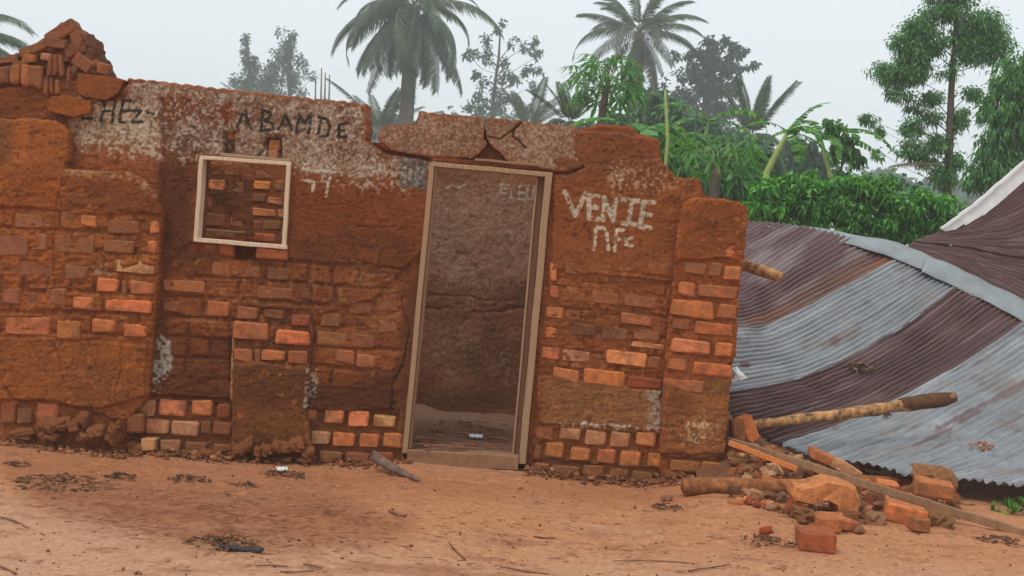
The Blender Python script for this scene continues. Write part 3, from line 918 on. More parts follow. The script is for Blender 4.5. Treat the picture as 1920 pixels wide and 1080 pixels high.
L_BR = """0,540,40,575,m 52,543,70,577,m 82,540,127,578,m 133,556,174,583,O 180,520,223,547,o 228,527,236,552,m 244,525,290,553,q
195,562,283,589,o 6,592,95,630,q 105,597,152,637,q 172,597,217,624,o 230,605,277,633,o 150,403,180,426,o 280,415,297,438,o 275,450,293,477,o
195,448,250,475,m 0,437,55,483,m 58,438,88,470,m 100,440,177,480,m 15,490,100,522,m 120,495,165,525,m 212,485,290,513,p 30,400,95,430,m
112,395,140,432,m 200,410,262,440,m -40,590,0,626,q -40,540,-4,574,m -40,490,8,520,m"""
L_BASE = """0,752,28,795,r 65,755,110,795,q 30,765,60,795,d -40,752,-5,792,q 235,775,268,812,m 262,822,290,846,p"""
F_BASE = """300,745,348,780,O 355,750,398,783,O 405,755,432,787,r 255,745,292,781,p 272,785,317,815,p 322,788,371,818,p 398,790,436,815,m
295,825,338,850,p 345,828,388,851,m 398,832,436,853,m 376,790,395,815,d"""
F_MID = """387,563,433,593,q 395,537,443,557,m 480,535,550,563,m 303,525,384,551,q 300,565,340,587,m 595,620,650,650,m 658,625,705,652,m 628,655,665,683,q
668,663,706,690,q 410,455,438,480,r 477,463,541,488,o 380,455,405,472,m 395,490,432,520,m 443,495,490,522,m 345,572,380,594,d 600,585,640,612,m 655,560,700,590,m
710,600,748,625,m 715,560,748,585,m 560,540,600,565,d 500,500,545,525,d"""
M_ARCH = """443,574,485,598,m 438,601,505,640,q 515,617,581,648,o 545,590,580,611,r 437,653,473,680,q 490,655,535,677,q 536,658,578,686,r 490,580,535,600,d 476,655,488,680,m"""
F_BASE2 = """572,765,593,790,q 605,767,645,798,O 653,768,693,800,O 700,777,742,802,p 582,808,620,833,p 623,810,667,837,o 673,812,712,839,o 715,812,757,843,o
597,845,643,868,m 648,847,695,869,m 700,848,738,874,r"""
R_WALL = """1020,575,1058,600,q 1060,580,1088,601,m 1165,588,1222,611,q 1022,610,1045,637,o 1012,650,1052,677,o 1055,655,1108,681,p 1135,658,1213,690,O 1215,668,1238,693,m
1183,641,1248,655,p 1038,690,1088,719,o 1093,693,1172,728,o 1177,705,1242,731,r 1030,490,1045,530,o 1030,535,1046,558,q 1110,545,1160,572,m 1170,552,1230,578,m
1060,535,1100,565,m 1070,605,1120,632,d 1130,612,1180,640,d 1190,615,1240,640,m 1060,490,1130,520,m 1140,495,1210,525,m 1215,500,1258,528,m"""
R_BASE = """1047,802,1090,828,p 1098,805,1138,836,p 1145,808,1183,840,p 1190,810,1232,840,O 1020,830,1058,862,q 1070,838,1108,865,q 1117,843,1155,873,o 1163,845,1203,877,o
1213,850,1252,880,o 1140,878,1180,903,m 1185,882,1228,906,m 1000,868,1030,890,q 1035,872,1085,894,m 1090,872,1135,896,m 1000,835,1016,862,m 1003,800,1038,826,m"""
R_BUT = """1258,560,1340,597,o 1347,570,1383,600,q 1258,597,1296,622,m 1305,602,1379,632,o 1257,633,1332,665,O 1340,642,1373,669,o 1250,672,1290,698,o 1297,678,1372,709,o
1244,710,1320,738,q 1280,492,1325,518,m 1357,498,1389,526,o 1272,528,1305,557,q 1308,533,1384,561,q 1330,492,1352,520,m 1340,455,1392,485,q"""
R_FOOT = """1260,862,1313,886,q 1315,865,1355,888,q"""
def bricks(txt, parent, y, proud=0.012, kw=KW):
    for it in txt.split():
        a = it.split(',')
        wall_brick(parent, y, *[float(q) for q in a[:4]], a[4], proud, None, kw)
bricks(L_BR, HOUSE, Y_L, 0.021)
bricks(L_BASE, HOUSE, Y_L, 0.002)
bricks(F_BASE, HOUSE, 0.0, 0.004)
bricks(F_MID, HOUSE, 0.0, 0.013)
bricks(M_ARCH, HOUSE, Y_M, 0.006)
bricks(F_BASE2, HOUSE, 0.0, 0.006)
bricks(R_WALL, HOUSE, 0.0, 0.012)
bricks(R_BASE, HOUSE, 0.0, 0.006)
bricks(R_BUT, HOUSE, Y_R, 0.013)
bricks(R_FOOT, HOUSE, Y_R, 0.012)
for b in ("424,247,440,262,q", "503,262,524,282,q", "502,280,520,297,p", "425,268,436,282,d"):
    a = b.split(','); wall_brick(HOUSE, 0.0, *[float(q) for q in a[:4]], a[4], -0.02, 0)
# heaped bricks on the gable stump (centre, width, height, tilt)
for cu, cv, w, h, t, k, pr in [
        (112, 58, 58, 26, -32, 'm', .06), (143, 74, 24, 46, -22, 'm', .05), (157, 74, 13, 30, -5, 'd', .04), (62, 90, 52, 17, -22, 'm', .06), (104, 80, 44, 18, 8, 'm', .07),
        (53, 108, 26, 17, 2, 'o', .08), (84, 106, 20, 15, 8, 'p', .09), (92, 124, 10, 38, 6, 'm', .09), (102, 122, 10, 40, 4, 'm', .08), (113, 124, 10, 42, -3, 'm', .07),
        (128, 140, 9, 28, 6, 'm', .05), (155, 117, 42, 25, 36, 'm', .05), (184, 127, 15, 22, 15, 'q', .03), (168, 100, 18, 24, 30, 'd', .03), (8, 140, 26, 36, 2, 'm', .08),
        (27, 139, 20, 40, 4, 'q', .09), (45, 140, 15, 40, 4, 'q', .10), (64, 144, 26, 42, 6, 'm', .09), (84, 160, 10, 36, 3, 'm', .07), (95, 161, 10, 36, 3, 'm', .07),
        (106, 164, 11, 28, 3, 'q', .07), (127, 158, 12, 22, 20, 'd', .05), (12, 113, 44, 13, -6, 'm', .07), (124, 108, 14, 16, 20, 'd', .05), (36, 120, 30, 12, -4, 'm', .07),
        (130, 95, 18, 26, -30, 'd', .05), (150, 92, 20, 14, 40, 'd', .05), (16, 185, 44, 20, 3, 'd', .03), (50, 190, 26, 22, 3, 'd', .03), (-20, 145, 28, 34, 2, 'm', .07),
        (132, 52, 22, 16, 20, 'm', .05), (75, 182, 24, 16, 3, 'd', .04), (138, 128, 12, 18, 30, 'd', .04), (176, 122, 14, 18, 30, 'm', .03)]:
    wall_brick(HOUSE, 0.03, cu - w / 2, cv - h / 2, cu + w / 2, cv + h / 2, 'd' if (k == 'm' and random.random() < 0.35) else k, pr * 0.7, t, KW * 1.12)
# lumps of mud fallen against the foot of the wall
def rock_mesh(name, sx, sy, sz, seed, sub=2, rough=0.25):
    bm = bmesh.new()
    bmesh.ops.create_icosphere(bm, subdivisions=sub, radius=1.0)
    r = random.Random(seed)
    off = [r.uniform(0, 50) for _ in range(3)]
    for v in bm.verts:
        p = np.array(v.co)
        n = sum(float(vnoise(np.array([(p[0] + 0.6 * p[2]) * f_ + off[0]]), np.array([(p[1] - 0.7 * p[2]) * f_ + off[1]]), seed)[0]) * w_ for f_, w_ in ((1.5, 0.8), (3.4, 0.45), (7.0, 0.25)))
        q = [math.copysign(abs(c) ** 0.75, c) for c in p]
        k = 1 + rough * n + r.uniform(-0.05, 0.05)
        v.co = Vector((q[0] * sx * k, q[1] * sy * k, q[2] * sz * k))
    me = bpy.data.meshes.new(name)
    bm.to_mesh(me); bm.free()
    me.materials.append(M_STONE)
    return me
ROCKS = [rock_mesh("stone", 1, 1, 1, 900 + k, 3, 0.5) for k in range(8)]
def stone(name, pos, sx, sy, sz, rgb, parent=None, rz=None, k=0.95):
    o = bpy.data.objects.new(name, random.choice(ROCKS))
    COL.objects.link(o)
    o.location = pos; o.scale = (sx, sy, sz)
    o.rotation_euler = (random.uniform(-.3, .3), random.uniform(-.3, .3), random.uniform(0, 6) if rz is None else rz)
    o.color = (*(alb(*rgb, k) * np.array([1.3, 1.16, 0.95])), 1)
    if parent: o.parent = parent
    return o
for cu, cv, w, h in [(120, 800, 60, 36), (150, 790, 30, 34), (180, 812, 50, 28), (205, 820, 40, 26), (90, 815, 40, 18), (250, 838, 30, 20), (40, 812, 60, 18),
                     (452, 838, 26, 26), (470, 832, 20, 30), (492, 842, 22, 26), (515, 838, 26, 28), (545, 840, 36, 30), (575, 850, 22, 22), (438, 845, 22, 16), (560, 862, 40, 10),
                     (1275, 895, 44, 26), (1240, 900, 30, 16), (760, 868, 24, 14), (215, 800, 26, 26), (385, 852, 40, 14), (300, 852, 60, 10)]:
    for q in range(3):
        f = random.uniform(0.4, 0.75)
        p = at(cu + random.uniform(-.45, .45) * w, cv + random.uniform(-.3, .35) * h, (-0.05 if 430 > cu > 235 or cu > 590 else -0.11) - random.uniform(0, 0.03))
        stone("mud_lump", p, w * f / 272 / 2, 0.05, h * f / 272 / 2, (142, 92, 58), HOUSE, 0, 1.0)

# ------------------------------------------------------------------ frames
def beam(name, p0, p1, w, yf, dep, mat, parent, y1=None, wob=0.002, seg=6):
    """board between two photo points, w pixels wide, front at yf, dep metres deep"""
    y1 = yf if y1 is None else y1
    a = Vector(at(p0[0], p0[1], yf)); b = Vector(at(p1[0], p1[1], y1))
    t = (b - a); L = t.length; t.normalize()
    n = Vector((0, 1, 0)); n = (n - t * n.dot(t)).normalized()
    s = t.cross(n).normalized()
    hw = w / 272.0 / 2 * ((yf - CAM[1]) / -CAM[1])
    bm = bmesh.new()
    rows = []
    for i in range(seg + 1):
        c = a + t * (L * i / seg)
        j = Vector((random.uniform(-1, 1), 0, random.uniform(-1, 1))) * wob if 0 < i < seg else Vector()
        rows.append([bm.verts.new(c + s * x * hw + n * y + j) for x, y in ((-1, 0), (1, 0), (1, dep), (-1, dep))])
    for i in range(seg):
        for k in range(4):
            bm.faces.new((rows[i][k], rows[i][(k + 1) % 4], rows[i + 1][(k + 1) % 4], rows[i + 1][k]))
    bm.faces.new(rows[0][::-1]); bm.faces.new(rows[-1])
    bmesh.ops.recalc_face_normals(bm, faces=bm.faces)
    bm.normal_update()
    es = [e for e in bm.edges if len(e.link_faces) == 2 and e.calc_face_angle(0) > 0.8]
    bmesh.ops.bevel(bm, geom=es, offset=0.003, segments=1, affect='EDGES')
    o = from_bm(name, bm, mat)
    if parent is not None: keep_world(o, parent)
    return o

WF = empty("window_frame", (0, 0, 0)); WF.parent = HOUSE
beam("side_rail", (377, 297), (366, 452), 8, -0.045, 0.10, M_WINWOOD, WF)
beam("side_rail", (541, 308), (532, 463), 8, -0.045, 0.10, M_WINWOOD, WF)
beam("top_rail", (374, 295), (546, 307), 7, -0.042, 0.10, M_WINWOOD, WF)
beam("bottom_rail", (363, 449), (538, 464), 8, -0.052, 0.10, M_WINWOOD, WF)
beam("lintel_strip", (413, 289), (543, 301), 6, -0.03, 0.12, M_DOORWOOD, WF)
DF = empty("door_frame", (0, 0, 0)); DF.parent = HOUSE
beam("jamb", (810, 306), (759, 850), 10, -0.03, 0.11, M_DOORWOOD, DF)
beam("rebate_strip", (818, 312), (768, 846), 5, -0.012, 0.07, M_PLANK, DF)
beam("jamb", (1030, 323), (979, 870), 13, -0.04, 0.11, M_DOORWOOD, DF, wob=0.004)
beam("rebate_strip", (1016, 322), (966, 866), 12, 0.03, 0.10, M_DARKWOOD, DF)
beam("rebate_edge", (1008, 326), (961, 862), 4, 0.02, 0.05, M_DOORWOOD, DF)
beam("head_rail", (810, 307), (1036, 328), 9, -0.034, 0.11, M_DOORWOOD, DF)
beam("lintel_strip", (890, 299), (1005, 309), 5, -0.02, 0.12, M_PLANK, DF)
beam("threshold", (763, 857), (972, 869), 26, -0.05, 0.14, flat_mat("worn_sill", alb(148, 108, 80, 1.0), nscale=10, lo=0.65, hi=1.2, bdist=0.01), DF)

# ------------------------------------------------------------------ inner walls and floor
Y_IN, Y_PA = 1.65, 0.85
ZF = float(at(870, 846, 0.05)[2])
def inner_color(u, v, sd):
    c = np.empty(u.shape + (3,)); c[:] = A(138, 87, 64)
    blobs(c, u, v, [
        ((900, 440, 110, 120), (158, 116, 98), 40, 30, 0.8),
        ((880, 330, 140, 40), (138, 86, 62), 20, 16, 0.7),
        ((900, 560, 140, 40), (122, 80, 60), 20, 20, 0.8),
        ((860, 650, 70, 60), (146, 104, 82), 25, 25, 0.7),
        ((940, 690, 60, 70), (116, 76, 56), 25, 20, 0.8),
        ((870, 755, 130, 22), (104, 70, 54), 14, 10, 0.8),
        ([(240, 200), (620, 200), (620, 560), (240, 560)], (150, 88, 52), 12, 10, 0.9)])
    door = [(760, 330), (1060, 330), (1060, 740), (740, 740)]
    speckle(c, u, v, (900, 440, 130, 130), (178, 152, 134), 50, 0.08, 0.38, 3.8, 601)
    speckle(c, u, v, door, (168, 140, 120), 30, 0.22, 0.32, 4.5, 602)
    speckle(c, u, v, door, (84, 56, 40), 30, 0.2, 0.4, 6, 603)
    strokes(c, u, v, [[(955, 347), (940, 345)], [(940, 345), (938, 362)], [(938, 353), (950, 354)], [(938, 362), (951, 363)],
                      [(959, 353), (957, 371)], [(957, 371), (966, 372)], [(986, 350), (974, 349)], [(974, 349), (971, 373)], [(972, 361), (982, 362)], [(971, 373), (984, 375)],
                      [(990, 348), (987, 370)], [(987, 370), (997, 375)], [(997, 375), (1002, 350)], [(838, 352), (850, 346), (860, 352)], [(860, 352), (872, 346)]], 1.7, (188, 172, 156), 0.8, -0.15, 610)
    c *= (1 + 0.16 * fbm(u / 40, v / 34, 4, 620) + 0.08 * fbm(u / 8, v / 6, 3, 621))[..., None]
    return np.clip(c, 0.004, 0.9)
def inner_depth(u, v, sd):
    return 0.012 * fbm(u / 60, v / 50, 4, 630) + 0.003 * fbm(u / 14, v / 8, 4, 631) + 0.003 * fbm(u / 5, v / 5, 2, 632) \
        - 0.010 * np.exp(-(d_line(u, v + 9 * fbm(u / 20, v / 20, 3, 633), [(800, 575), (900, 585), (1010, 580)]) / 4) ** 2) * sm(-0.2, 0.2, fbm(u / 30, v / 30, 2, 635)) \
        - 0.006 * np.exp(-(d_line(u, v + 9 * fbm(u / 20, v / 20, 3, 634), [(800, 556), (960, 560)]) / 3) ** 2)
zt = 2.12
inner_poly = [tuple(proj(np.array([x, Y_IN, z]))) for x, z in ((-4.12, zt), (-2.0, zt + 0.03), (-0.3, zt - 0.02), (0.6, zt), (1.1, zt - 0.25), (1.1, ZF - 0.1), (-4.12, ZF - 0.1))]
panel("inner_wall", inner_poly, Y_IN, inner_depth, inner_color, 0.2, HOUSE, 0.008, (), 1.0, 3, 0.01)
part_poly = [(250, 296), (452, 306), (461, 330), (459, 380), (463, 420), (458, 560), (240, 560)]
panel("partition_wall", part_poly, Y_PA, lambda u, v, sd: 0.012 * fbm(u / 30, v / 24, 4, 640) + 0.004 * fbm(u / 7, v / 6, 3, 641),
      butt_color((146, 86, 50), [((420, 360, 30, 40), (110, 76, 50), 14, 10, 0.7)], (), 5), 0.25, HOUSE, 0.008, (), 2.0, 6, 0.02)
for it in ("384,304,450,332,m 384,336,425,360,q 430,338,458,364,d 384,368,400,392,m 402,372,455,396,m 384,398,426,424,d 430,402,456,428,m 384,430,440,448,m 405,300,440,312,m").split():
    a = it.split(','); wall_brick(HOUSE, Y_PA, *[float(q) for q in a[:4]], a[4], 0.004, None, 0.6)
for it in ("466,338,506,356,o 478,316,512,336,d 468,362,500,378,d 500,370,528,384,q 466,390,516,406,q 466,414,488,430,m 490,412,528,430,d 462,436,516,456,r 516,338,532,358,m 520,392,532,408,m").split():
    a = it.split(','); wall_brick(HOUSE, Y_IN, *[float(q) for q in a[:4]], a[4], 0.012, None, 0.6)
beam("loose_batten", (384, 431), (460, 436), 4, 0.75, 0.03, M_DOORWOOD, HOUSE)
# side walls of the room (low, broken down)
def plain_wall(name, x0, x1, y0, y1, z0, z1, seed):
    nx = max(2, int((x1 - x0) / 0.05)); ny = max(2, int((y1 - y0) / 0.05))
    bm = bmesh.new()
    bmesh.ops.create_grid(bm, x_segments=nx, y_segments=ny, size=0.5)
    for v in bm.verts:
        x = x0 + (v.co.x + 0.5) * (x1 - x0); y = y0 + (v.co.y + 0.5) * (y1 - y0)
        h = z1 + 0.12 * float(vnoise(np.array([x * 2.0]), np.array([y * 2.0]), seed)[0])
        v.co = Vector((x, y, h))
    r = bmesh.ops.extrude_face_region(bm, geom=bm.faces[:])
    for v in r['geom']:
        if isinstance(v, bmesh.types.BMVert): v.co.z = z0
    bmesh.ops.recalc_face_normals(bm, faces=bm.faces)
    o = from_bm(name, bm, flat_mat("bare_mud_wall", A(132, 80, 50), nscale=12, lo=0.7, hi=1.25, bstr=0.8, bscale=20, bdist=0.01))
    keep_world(o, HOUSE)
    return o
plain_wall("side_wall", 1.12, 1.32, 0.235, Y_IN - 0.03, -0.25, 1.45, 4)
plain_wall("side_wall", -4.4, -4.15, 0.32, 2.6, -0.4, 2.0, 5)
# interior floor
def build_floor():
    xs = np.arange(-2.3, 1.14, 0.02); ys = np.arange(0.0, Y_IN + 0.01, 0.02)
    X, Y = np.meshgrid(xs, ys)
    Z = ZF + 0.010 * fbm(X * 3, Y * 3, 4, 650) + 0.004 * fbm(X * 15, Y * 15, 2, 651) + 0.03 * sm(1.35, 1.65, Y) * (1 + fbm(X * 6, Y * 6, 2, 653))
    c = np.empty(X.shape + (3,)); c[:] = alb(122, 92, 72, 1.0)
    m = (sm(0.0, 0.4, fbm(X * 3, Y * 4, 4, 652)) * 0.6)[..., None]
    c = c * (1 - m) + alb(106, 70, 48, 1.0) * m
    idx = np.arange(X.size).reshape(X.shape)
    F = np.stack([idx[:-1, :-1], idx[:-1, 1:], idx[1:, 1:], idx[1:, :-1]], -1).reshape(-1, 4)
    o = link("room_floor", npmesh("room_floor", np.stack([X, Y, Z], -1).reshape(-1, 3), F, c.reshape(-1, 3)), M_GROUND, None, True)
    keep_world(o, HOUSE)
build_floor()

# ------------------------------------------------------------------ collapsed roof
ROOF = empty("collapsed_roof", (2.6, 1.5, 0))
tag(ROOF, "collapsed roof of grey and maroon corrugated iron sheets sagging to the ground", "roof")

def crom(P, t):
    """Catmull-Rom through P (n, k) at parameters t in 0..n-1"""
    P = np.asarray(P, float); n = len(P)
    i = np.clip(np.floor(t).astype(int), 0, n - 2); f = (t - i)[:, None]
    g = lambda k: np.where((k < 0)[:, None], 2 * P[0] - P[1], np.where((k >= n)[:, None], 2 * P[-1] - P[-2], P[np.clip(k, 0, n - 1)]))
    a, b, c, d = g(i - 1), g(i), g(i + 1), g(i + 2)
    return 0.5 * ((2 * b) + (-a + c) * f + (2 * a - 5 * b + 4 * c - d) * f ** 2 + (-a + 3 * b - 3 * c + d) * f ** 3)

def net_world(net):
    return np.stack([at(np.array([q[0] for q in col], float), np.array([q[1] for q in col], float), np.array([q[2] for q in col], float)) for col in net])

def surf(netw, S, T):
    """netw (ns, nt, 3); S, T 1-D arrays -> (len S, len T, 3)"""
    ns, ntt, _ = netw.shape
    tmp = np.stack([crom(netw[i], T) for i in range(ns)])            # ns, T, 3
    return np.stack([crom(tmp[:, j], S) for j in range(len(T))], 1)   # S, T, 3

def sheet(name, netw, s0, s1, ncor, nt_, colf, off, amp=0.0115, jag=0.0, t0=-0.07, t1=None, label=None, seed=0):
    per = 10
    nS = ncor * per + 1
    S = np.linspace(s0, s1, nS)
    T = np.linspace(t0, (netw.shape[1] - 1) if t1 is None else t1, nt_)
    P = surf(netw, S, T)
    ds = np.gradient(P, axis=0); dt = np.gradient(P, axis=1)
    N = np.cross(ds, dt); N /= np.linalg.norm(N, axis=-1, keepdims=True) + 1e-9
    if N[..., 2].mean() < 0: N = -N
    ph = np.linspace(0, 1, nS) * ncor * 2 * math.pi
    ss = np.linspace(s0, s1, nS)
    sg, tg = np.meshgrid(ss, T, indexing='ij')
    wav = np.sin(ph)[:, None]
    A_ = amp * (0.85 + 0.3 * vnoise(sg * 4 + seed, tg * 3, 41))
    dent = 0.020 * np.maximum(0, fbm(sg * 1.6 + seed * 5, tg * 3.5 - sg, 2, 46)) + 0.012 * fbm(sg * 3.0 + seed * 3, tg * 2.2, 3, 42) + 0.006 * fbm(sg * 8, tg * 7 + seed, 2, 43)
    dent = dent + 0.035 * np.maximum(0, 0.22 - np.abs(fbm(sg * 1.1 + seed * 7 + tg * 0.5, tg * 1.9 - sg * 0.6, 3, 47)))
    P = P + N * (A_ * wav + dent + off)[..., None]
    if jag:
        J = jag * vnoise(sg * 18, np.zeros_like(sg), 44)
        w = sm(T[-1] - 0.25, T[-1], tg)
        P = P + dt / (np.linalg.norm(dt, axis=-1, keepdims=True) + 1e-9) * (J * w)[..., None]
    u, v = proj(P)
    C = colf(u, v, sg, tg, wav * np.ones_like(sg))
    idx = np.arange(P.shape[0] * P.shape[1]).reshape(P.shape[:2])
    F = np.stack([idx[:-1, :-1], idx[1:, :-1], idx[1:, 1:], idx[:-1, 1:]], -1).reshape(-1, 4)
    me = npmesh(name, P.reshape(-1, 3), F, C.reshape(-1, 3))
    o = link(name, me, M_METAL, None, True)
    md = o.modifiers.new("thickness", 'SOLIDIFY'); md.thickness = 0.0025; md.offset = -1
    keep_world(o, ROOF)
    if label: o["label"] = label
    return o

KR = 1.0
def mixc(c, col, m):
    c[:] = c * (1 - m[..., None]) + np.asarray(col) * m[..., None]
def maroon(u, v, s, t, w):
    c = np.empty(u.shape + (3,)); c[:] = alb(80, 47, 44, KR)
    mixc(c, alb(112, 84, 80, KR), sm(0.0, 0.5, fbm(s * 6, t * 1.2, 4, 700)) * 0.5)
    mixc(c, alb(62, 36, 36, KR), sm(0.1, 0.5, fbm(s * 22, t * 1.5, 3, 701)) * 0.6)
    mixc(c, alb(150, 128, 124, KR), sm(0.25, 0.6, fbm(s * 44, t * 1.4, 3, 703)) * 0.45)
    return c
def maroon_worn(u, v, s, t, w):
    c = np.empty(u.shape + (3,)); c[:] = alb(98, 68, 66, KR)
    mixc(c, alb(150, 138, 136, KR), sm(0.05, 0.45, fbm(s * 5, t * 0.8, 4, 710)) * 0.5)
    mixc(c, alb(120, 84, 62, KR), sm(1.45, 1.95, s + 0.25 * fbm(s * 6, t * 1.0, 3, 711)) * 0.75)
    mixc(c, alb(148, 92, 56, KR), sm(0.2, 0.5, fbm(s * 9, t * 0.9, 3, 712)) * sm(1.3, 1.9, s) * 0.8)
    mixc(c, alb(92, 62, 66, KR), sm(0.1, 0.5, fbm(s * 16, t * 1.3, 3, 713)) * 0.55)
    mixc(c, alb(150, 150, 152, KR), sm(1440, 1380, u + 30 * fbm(s * 4, t * 4, 3, 714)) * sm(590, 640, v) * 0.8)
    return c
def grey(u, v, s, t, w):
    c = np.empty(u.shape + (3,)); c[:] = alb(140, 142, 145, KR)
    mixc(c, alb(172, 176, 178, KR), sm(0.0, 0.5, fbm(s * 8, t * 1.1, 4, 720)) * 0.6)
    mixc(c, alb(98, 98, 100, KR), sm(0.15, 0.55, fbm(s * 44, t * 1.2, 3, 726)) * 0.55)
    mixc(c, alb(126, 128, 132, KR), sm(0.1, 0.5, fbm(s * 20, t * 1.6, 3, 721)) * 0.55)
    mixc(c, alb(140, 128, 118, KR), sm(0.2, 0.6, fbm(s * 5, t * 2.5, 4, 722)) * 0.45)
    for cu, cv, ru, rv in ((1565, 640, 11, 9), (1398, 684, 12, 6), (1915, 932, 8, 6)):
        mixc(c, alb(104, 66, 74, KR), sm(1.1, 0.7, np.sqrt(((u - cu) / ru) ** 2 + ((v - cv) / rv) ** 2) + 0.3 * fbm(u / 6, v / 6, 2, 723)) * 0.9)
    for l, wd in (([(1755, 805), (1840, 762), (1922, 718)], 7), ([(1712, 838), (1745, 822), (1780, 808)], 6), ([(1755, 838), (1776, 828)], 6), ([(1800, 790), (1835, 772)], 9)):
        d = d_line(u, v, l)
        mixc(c, alb(108, 84, 82, KR), sm(wd, wd * 0.3, d + 5 * fbm(u / 9, v / 7, 3, 724)) * 0.85)
    mixc(c, alb(120, 98, 82, KR), sm(0.25, 0.6, fbm(s * 3, t * 1.5 + 9, 4, 727)) * 0.5)
    mixc(c, alb(92, 82, 76, KR), sm(0.3, 0.6, fbm(s * 14, t * 12, 4, 728)) * 0.45)
    # nail heads with rust
    n = vnoise(s * 7.3, t * 5.1, 725)
    mixc(c, alb(84, 70, 66, KR), sm(0.93, 0.97, n) * 0.8)
    return c

NET = [  # corrugation lines from ridge to eave (pixel, pixel, depth)
    [(1396, 417, 3.6), (1325, 446, 3.1), (1262, 478, 2.7), (1208, 505, 2.3), (1150, 525, 2.0)],
    [(1540, 437, 3.55), (1468, 482, 2.9), (1400, 528, 2.3), (1340, 552, 1.9), (1270, 570, 1.6)],
    [(1686, 489, 3.45), (1560, 556, 2.6), (1450, 612, 1.8), (1380, 626, 1.3), (1300, 632, 1.0)],
    [(1803, 537, 3.3), (1680, 624, 2.4), (1545, 698, 1.5), (1440, 726, 0.95), (1340, 742, 0.62)],
    [(1925, 602, 3.15), (1822, 672, 2.3), (1702, 740, 1.4), (1590, 792, 0.8), (1462, 838, 0.42)],
    [(2085, 692, 3.05), (1985, 748, 2.1), (1890, 800, 1.2), (1800, 850, 0.4), (1690, 888, 0.02)],
    [(2260, 800, 3.0), (2190, 830, 2.0), (2110, 862, 1.1), (2030, 893, 0.2), (1935, 918, -0.25)],
    [(2440, 910, 3.0), (2390, 915, 2.0), (2330, 920, 1.0), (2260, 935, 0.1), (2200, 950, -0.4)]]
NW = net_world(NET)
sheet("roof_sheet", NW, 0.0, 2.0, 26, 60, maroon_worn, 0.004, label="faded maroon sheet streaked with rust", seed=1)
sheet("roof_sheet", NW, 1.96, 3.0, 14, 60, grey, 0.012, label="bare grey sheet", seed=2, jag=0.02)
sheet("roof_sheet", NW, 2.97, 4.03, 14, 60, maroon, 0.0, label="maroon sheet between two grey ones", seed=3, jag=0.02)
sheet("roof_sheet", NW, 3.99, 5.0, 14, 60, grey, 0.012, label="grey sheet with maroon patches", seed=4, jag=0.03)
sheet("roof_sheet", NW, 4.98, 6.0, 13, 60, grey, 0.004, seed=5, jag=0.03)
sheet("roof_sheet", NW, 5.98, 7.0, 13, 60, maroon, 0.010, seed=6, jag=0.03)
NET2 = [  # far slope, standing up to the right
    [(1692, 478, 3.5), (1790, 515, 3.42), (1880, 565, 3.32), (2000, 640, 3.2), (2140, 725, 3.1)],
    [(1706, 466, 3.7), (1800, 488, 3.7), (1890, 522, 3.7), (2010, 570, 3.7), (2160, 630, 3.7)],
    [(1722, 456, 4.0), (1815, 464, 4.05), (1900, 476, 4.1), (2010, 484, 4.2), (2160, 490, 4.3)],
    [(1745, 447, 4.3), (1826, 438, 4.4), (1905, 412, 4.5), (2000, 360, 4.7), (2140, 300, 4.9)],
    [(1772, 437, 4.5), (1838, 402, 4.7), (1925, 334, 4.9), (2010, 262, 5.1), (2130, 160, 5.4)]]
NW2 = net_world(NET2)
def maroon_far(u, v, s, t, w):
    c = maroon(u, v, s, t, w)
    mixc(c, alb(74, 46, 46, KR), sm(0.0, 0.5, fbm(s * 3, t * 2, 4, 730)) * 0.6)
    return c
sheet("roof_sheet", NW2, 0.0, 2.0, 14, 60, maroon_far, 0.0, seed=7, label="maroon sheet on the far slope")
sheet("roof_sheet", NW2, 1.86, 4.0, 14, 60, maroon_far, 0.02, seed=8, label="crumpled maroon sheet rising on the far slope")

def ridge_cap(up, lo, yu, yl, seed, off=0.02, label=None):
    off *= 0.7
    n = 40
    U = crom(np.array(up, float), np.linspace(0, len(up) - 1, n)); L = crom(np.array(lo, float), np.linspace(0, len(lo) - 1, n))
    yU = np.interp(np.linspace(0, 1, n), np.linspace(0, 1, len(yu)), yu); yL = np.interp(np.linspace(0, 1, n), np.linspace(0, 1, len(yl)), yl)
    rows = []
    for k in range(7):
        f = k / 6
        q = U * (1 - f) + L * f
        y = yU * (1 - f) + yL * f - 0.02 * math.sin(math.pi * f) - off
        P = at(q[:, 0], q[:, 1], y)
        P[:, 2] += 0.006 * vnoise(np.linspace(0, 12, n) + seed, np.full(n, k * 1.0), 45)
        rows.append(P)
    P = np.stack(rows, 1)
    u, v = proj(P)
    c = np.empty(u.shape + (3,)); c[:] = alb(142, 148, 150, KR)
    mixc(c, alb(120, 122, 126, KR), sm(0.1, 0.5, fbm(u / 40, v / 9, 4, 740)) * 0.6)
    mixc(c, alb(96, 92, 92, KR), sm(0.93, 0.98, vnoise(u / 24, v / 10, 741)) * 0.8)
    idx = np.arange(P.shape[0] * P.shape[1]).reshape(P.shape[:2])
    F = np.stack([idx[:-1, :-1], idx[1:, :-1], idx[1:, 1:], idx[:-1, 1:]], -1).reshape(-1, 4)
    o = link("ridge_cap", npmesh("ridge_cap", P.reshape(-1, 3), F, c.reshape(-1, 3)), M_METAL, None, True)
    md = o.modifiers.new("thickness", 'SOLIDIFY'); md.thickness = 0.004; md.offset = 0
    keep_world(o, ROOF)
ridge_cap([(1446, 420), (1522, 426), (1600, 440), (1682, 455), (1750, 482)], [(1434, 425), (1530, 448), (1600, 460), (1690, 490), (1751, 516)],
          [3.75, 3.75, 3.7, 3.65, 3.6], [3.5, 3.5, 3.45, 3.4, 3.3], 3, 0.05)
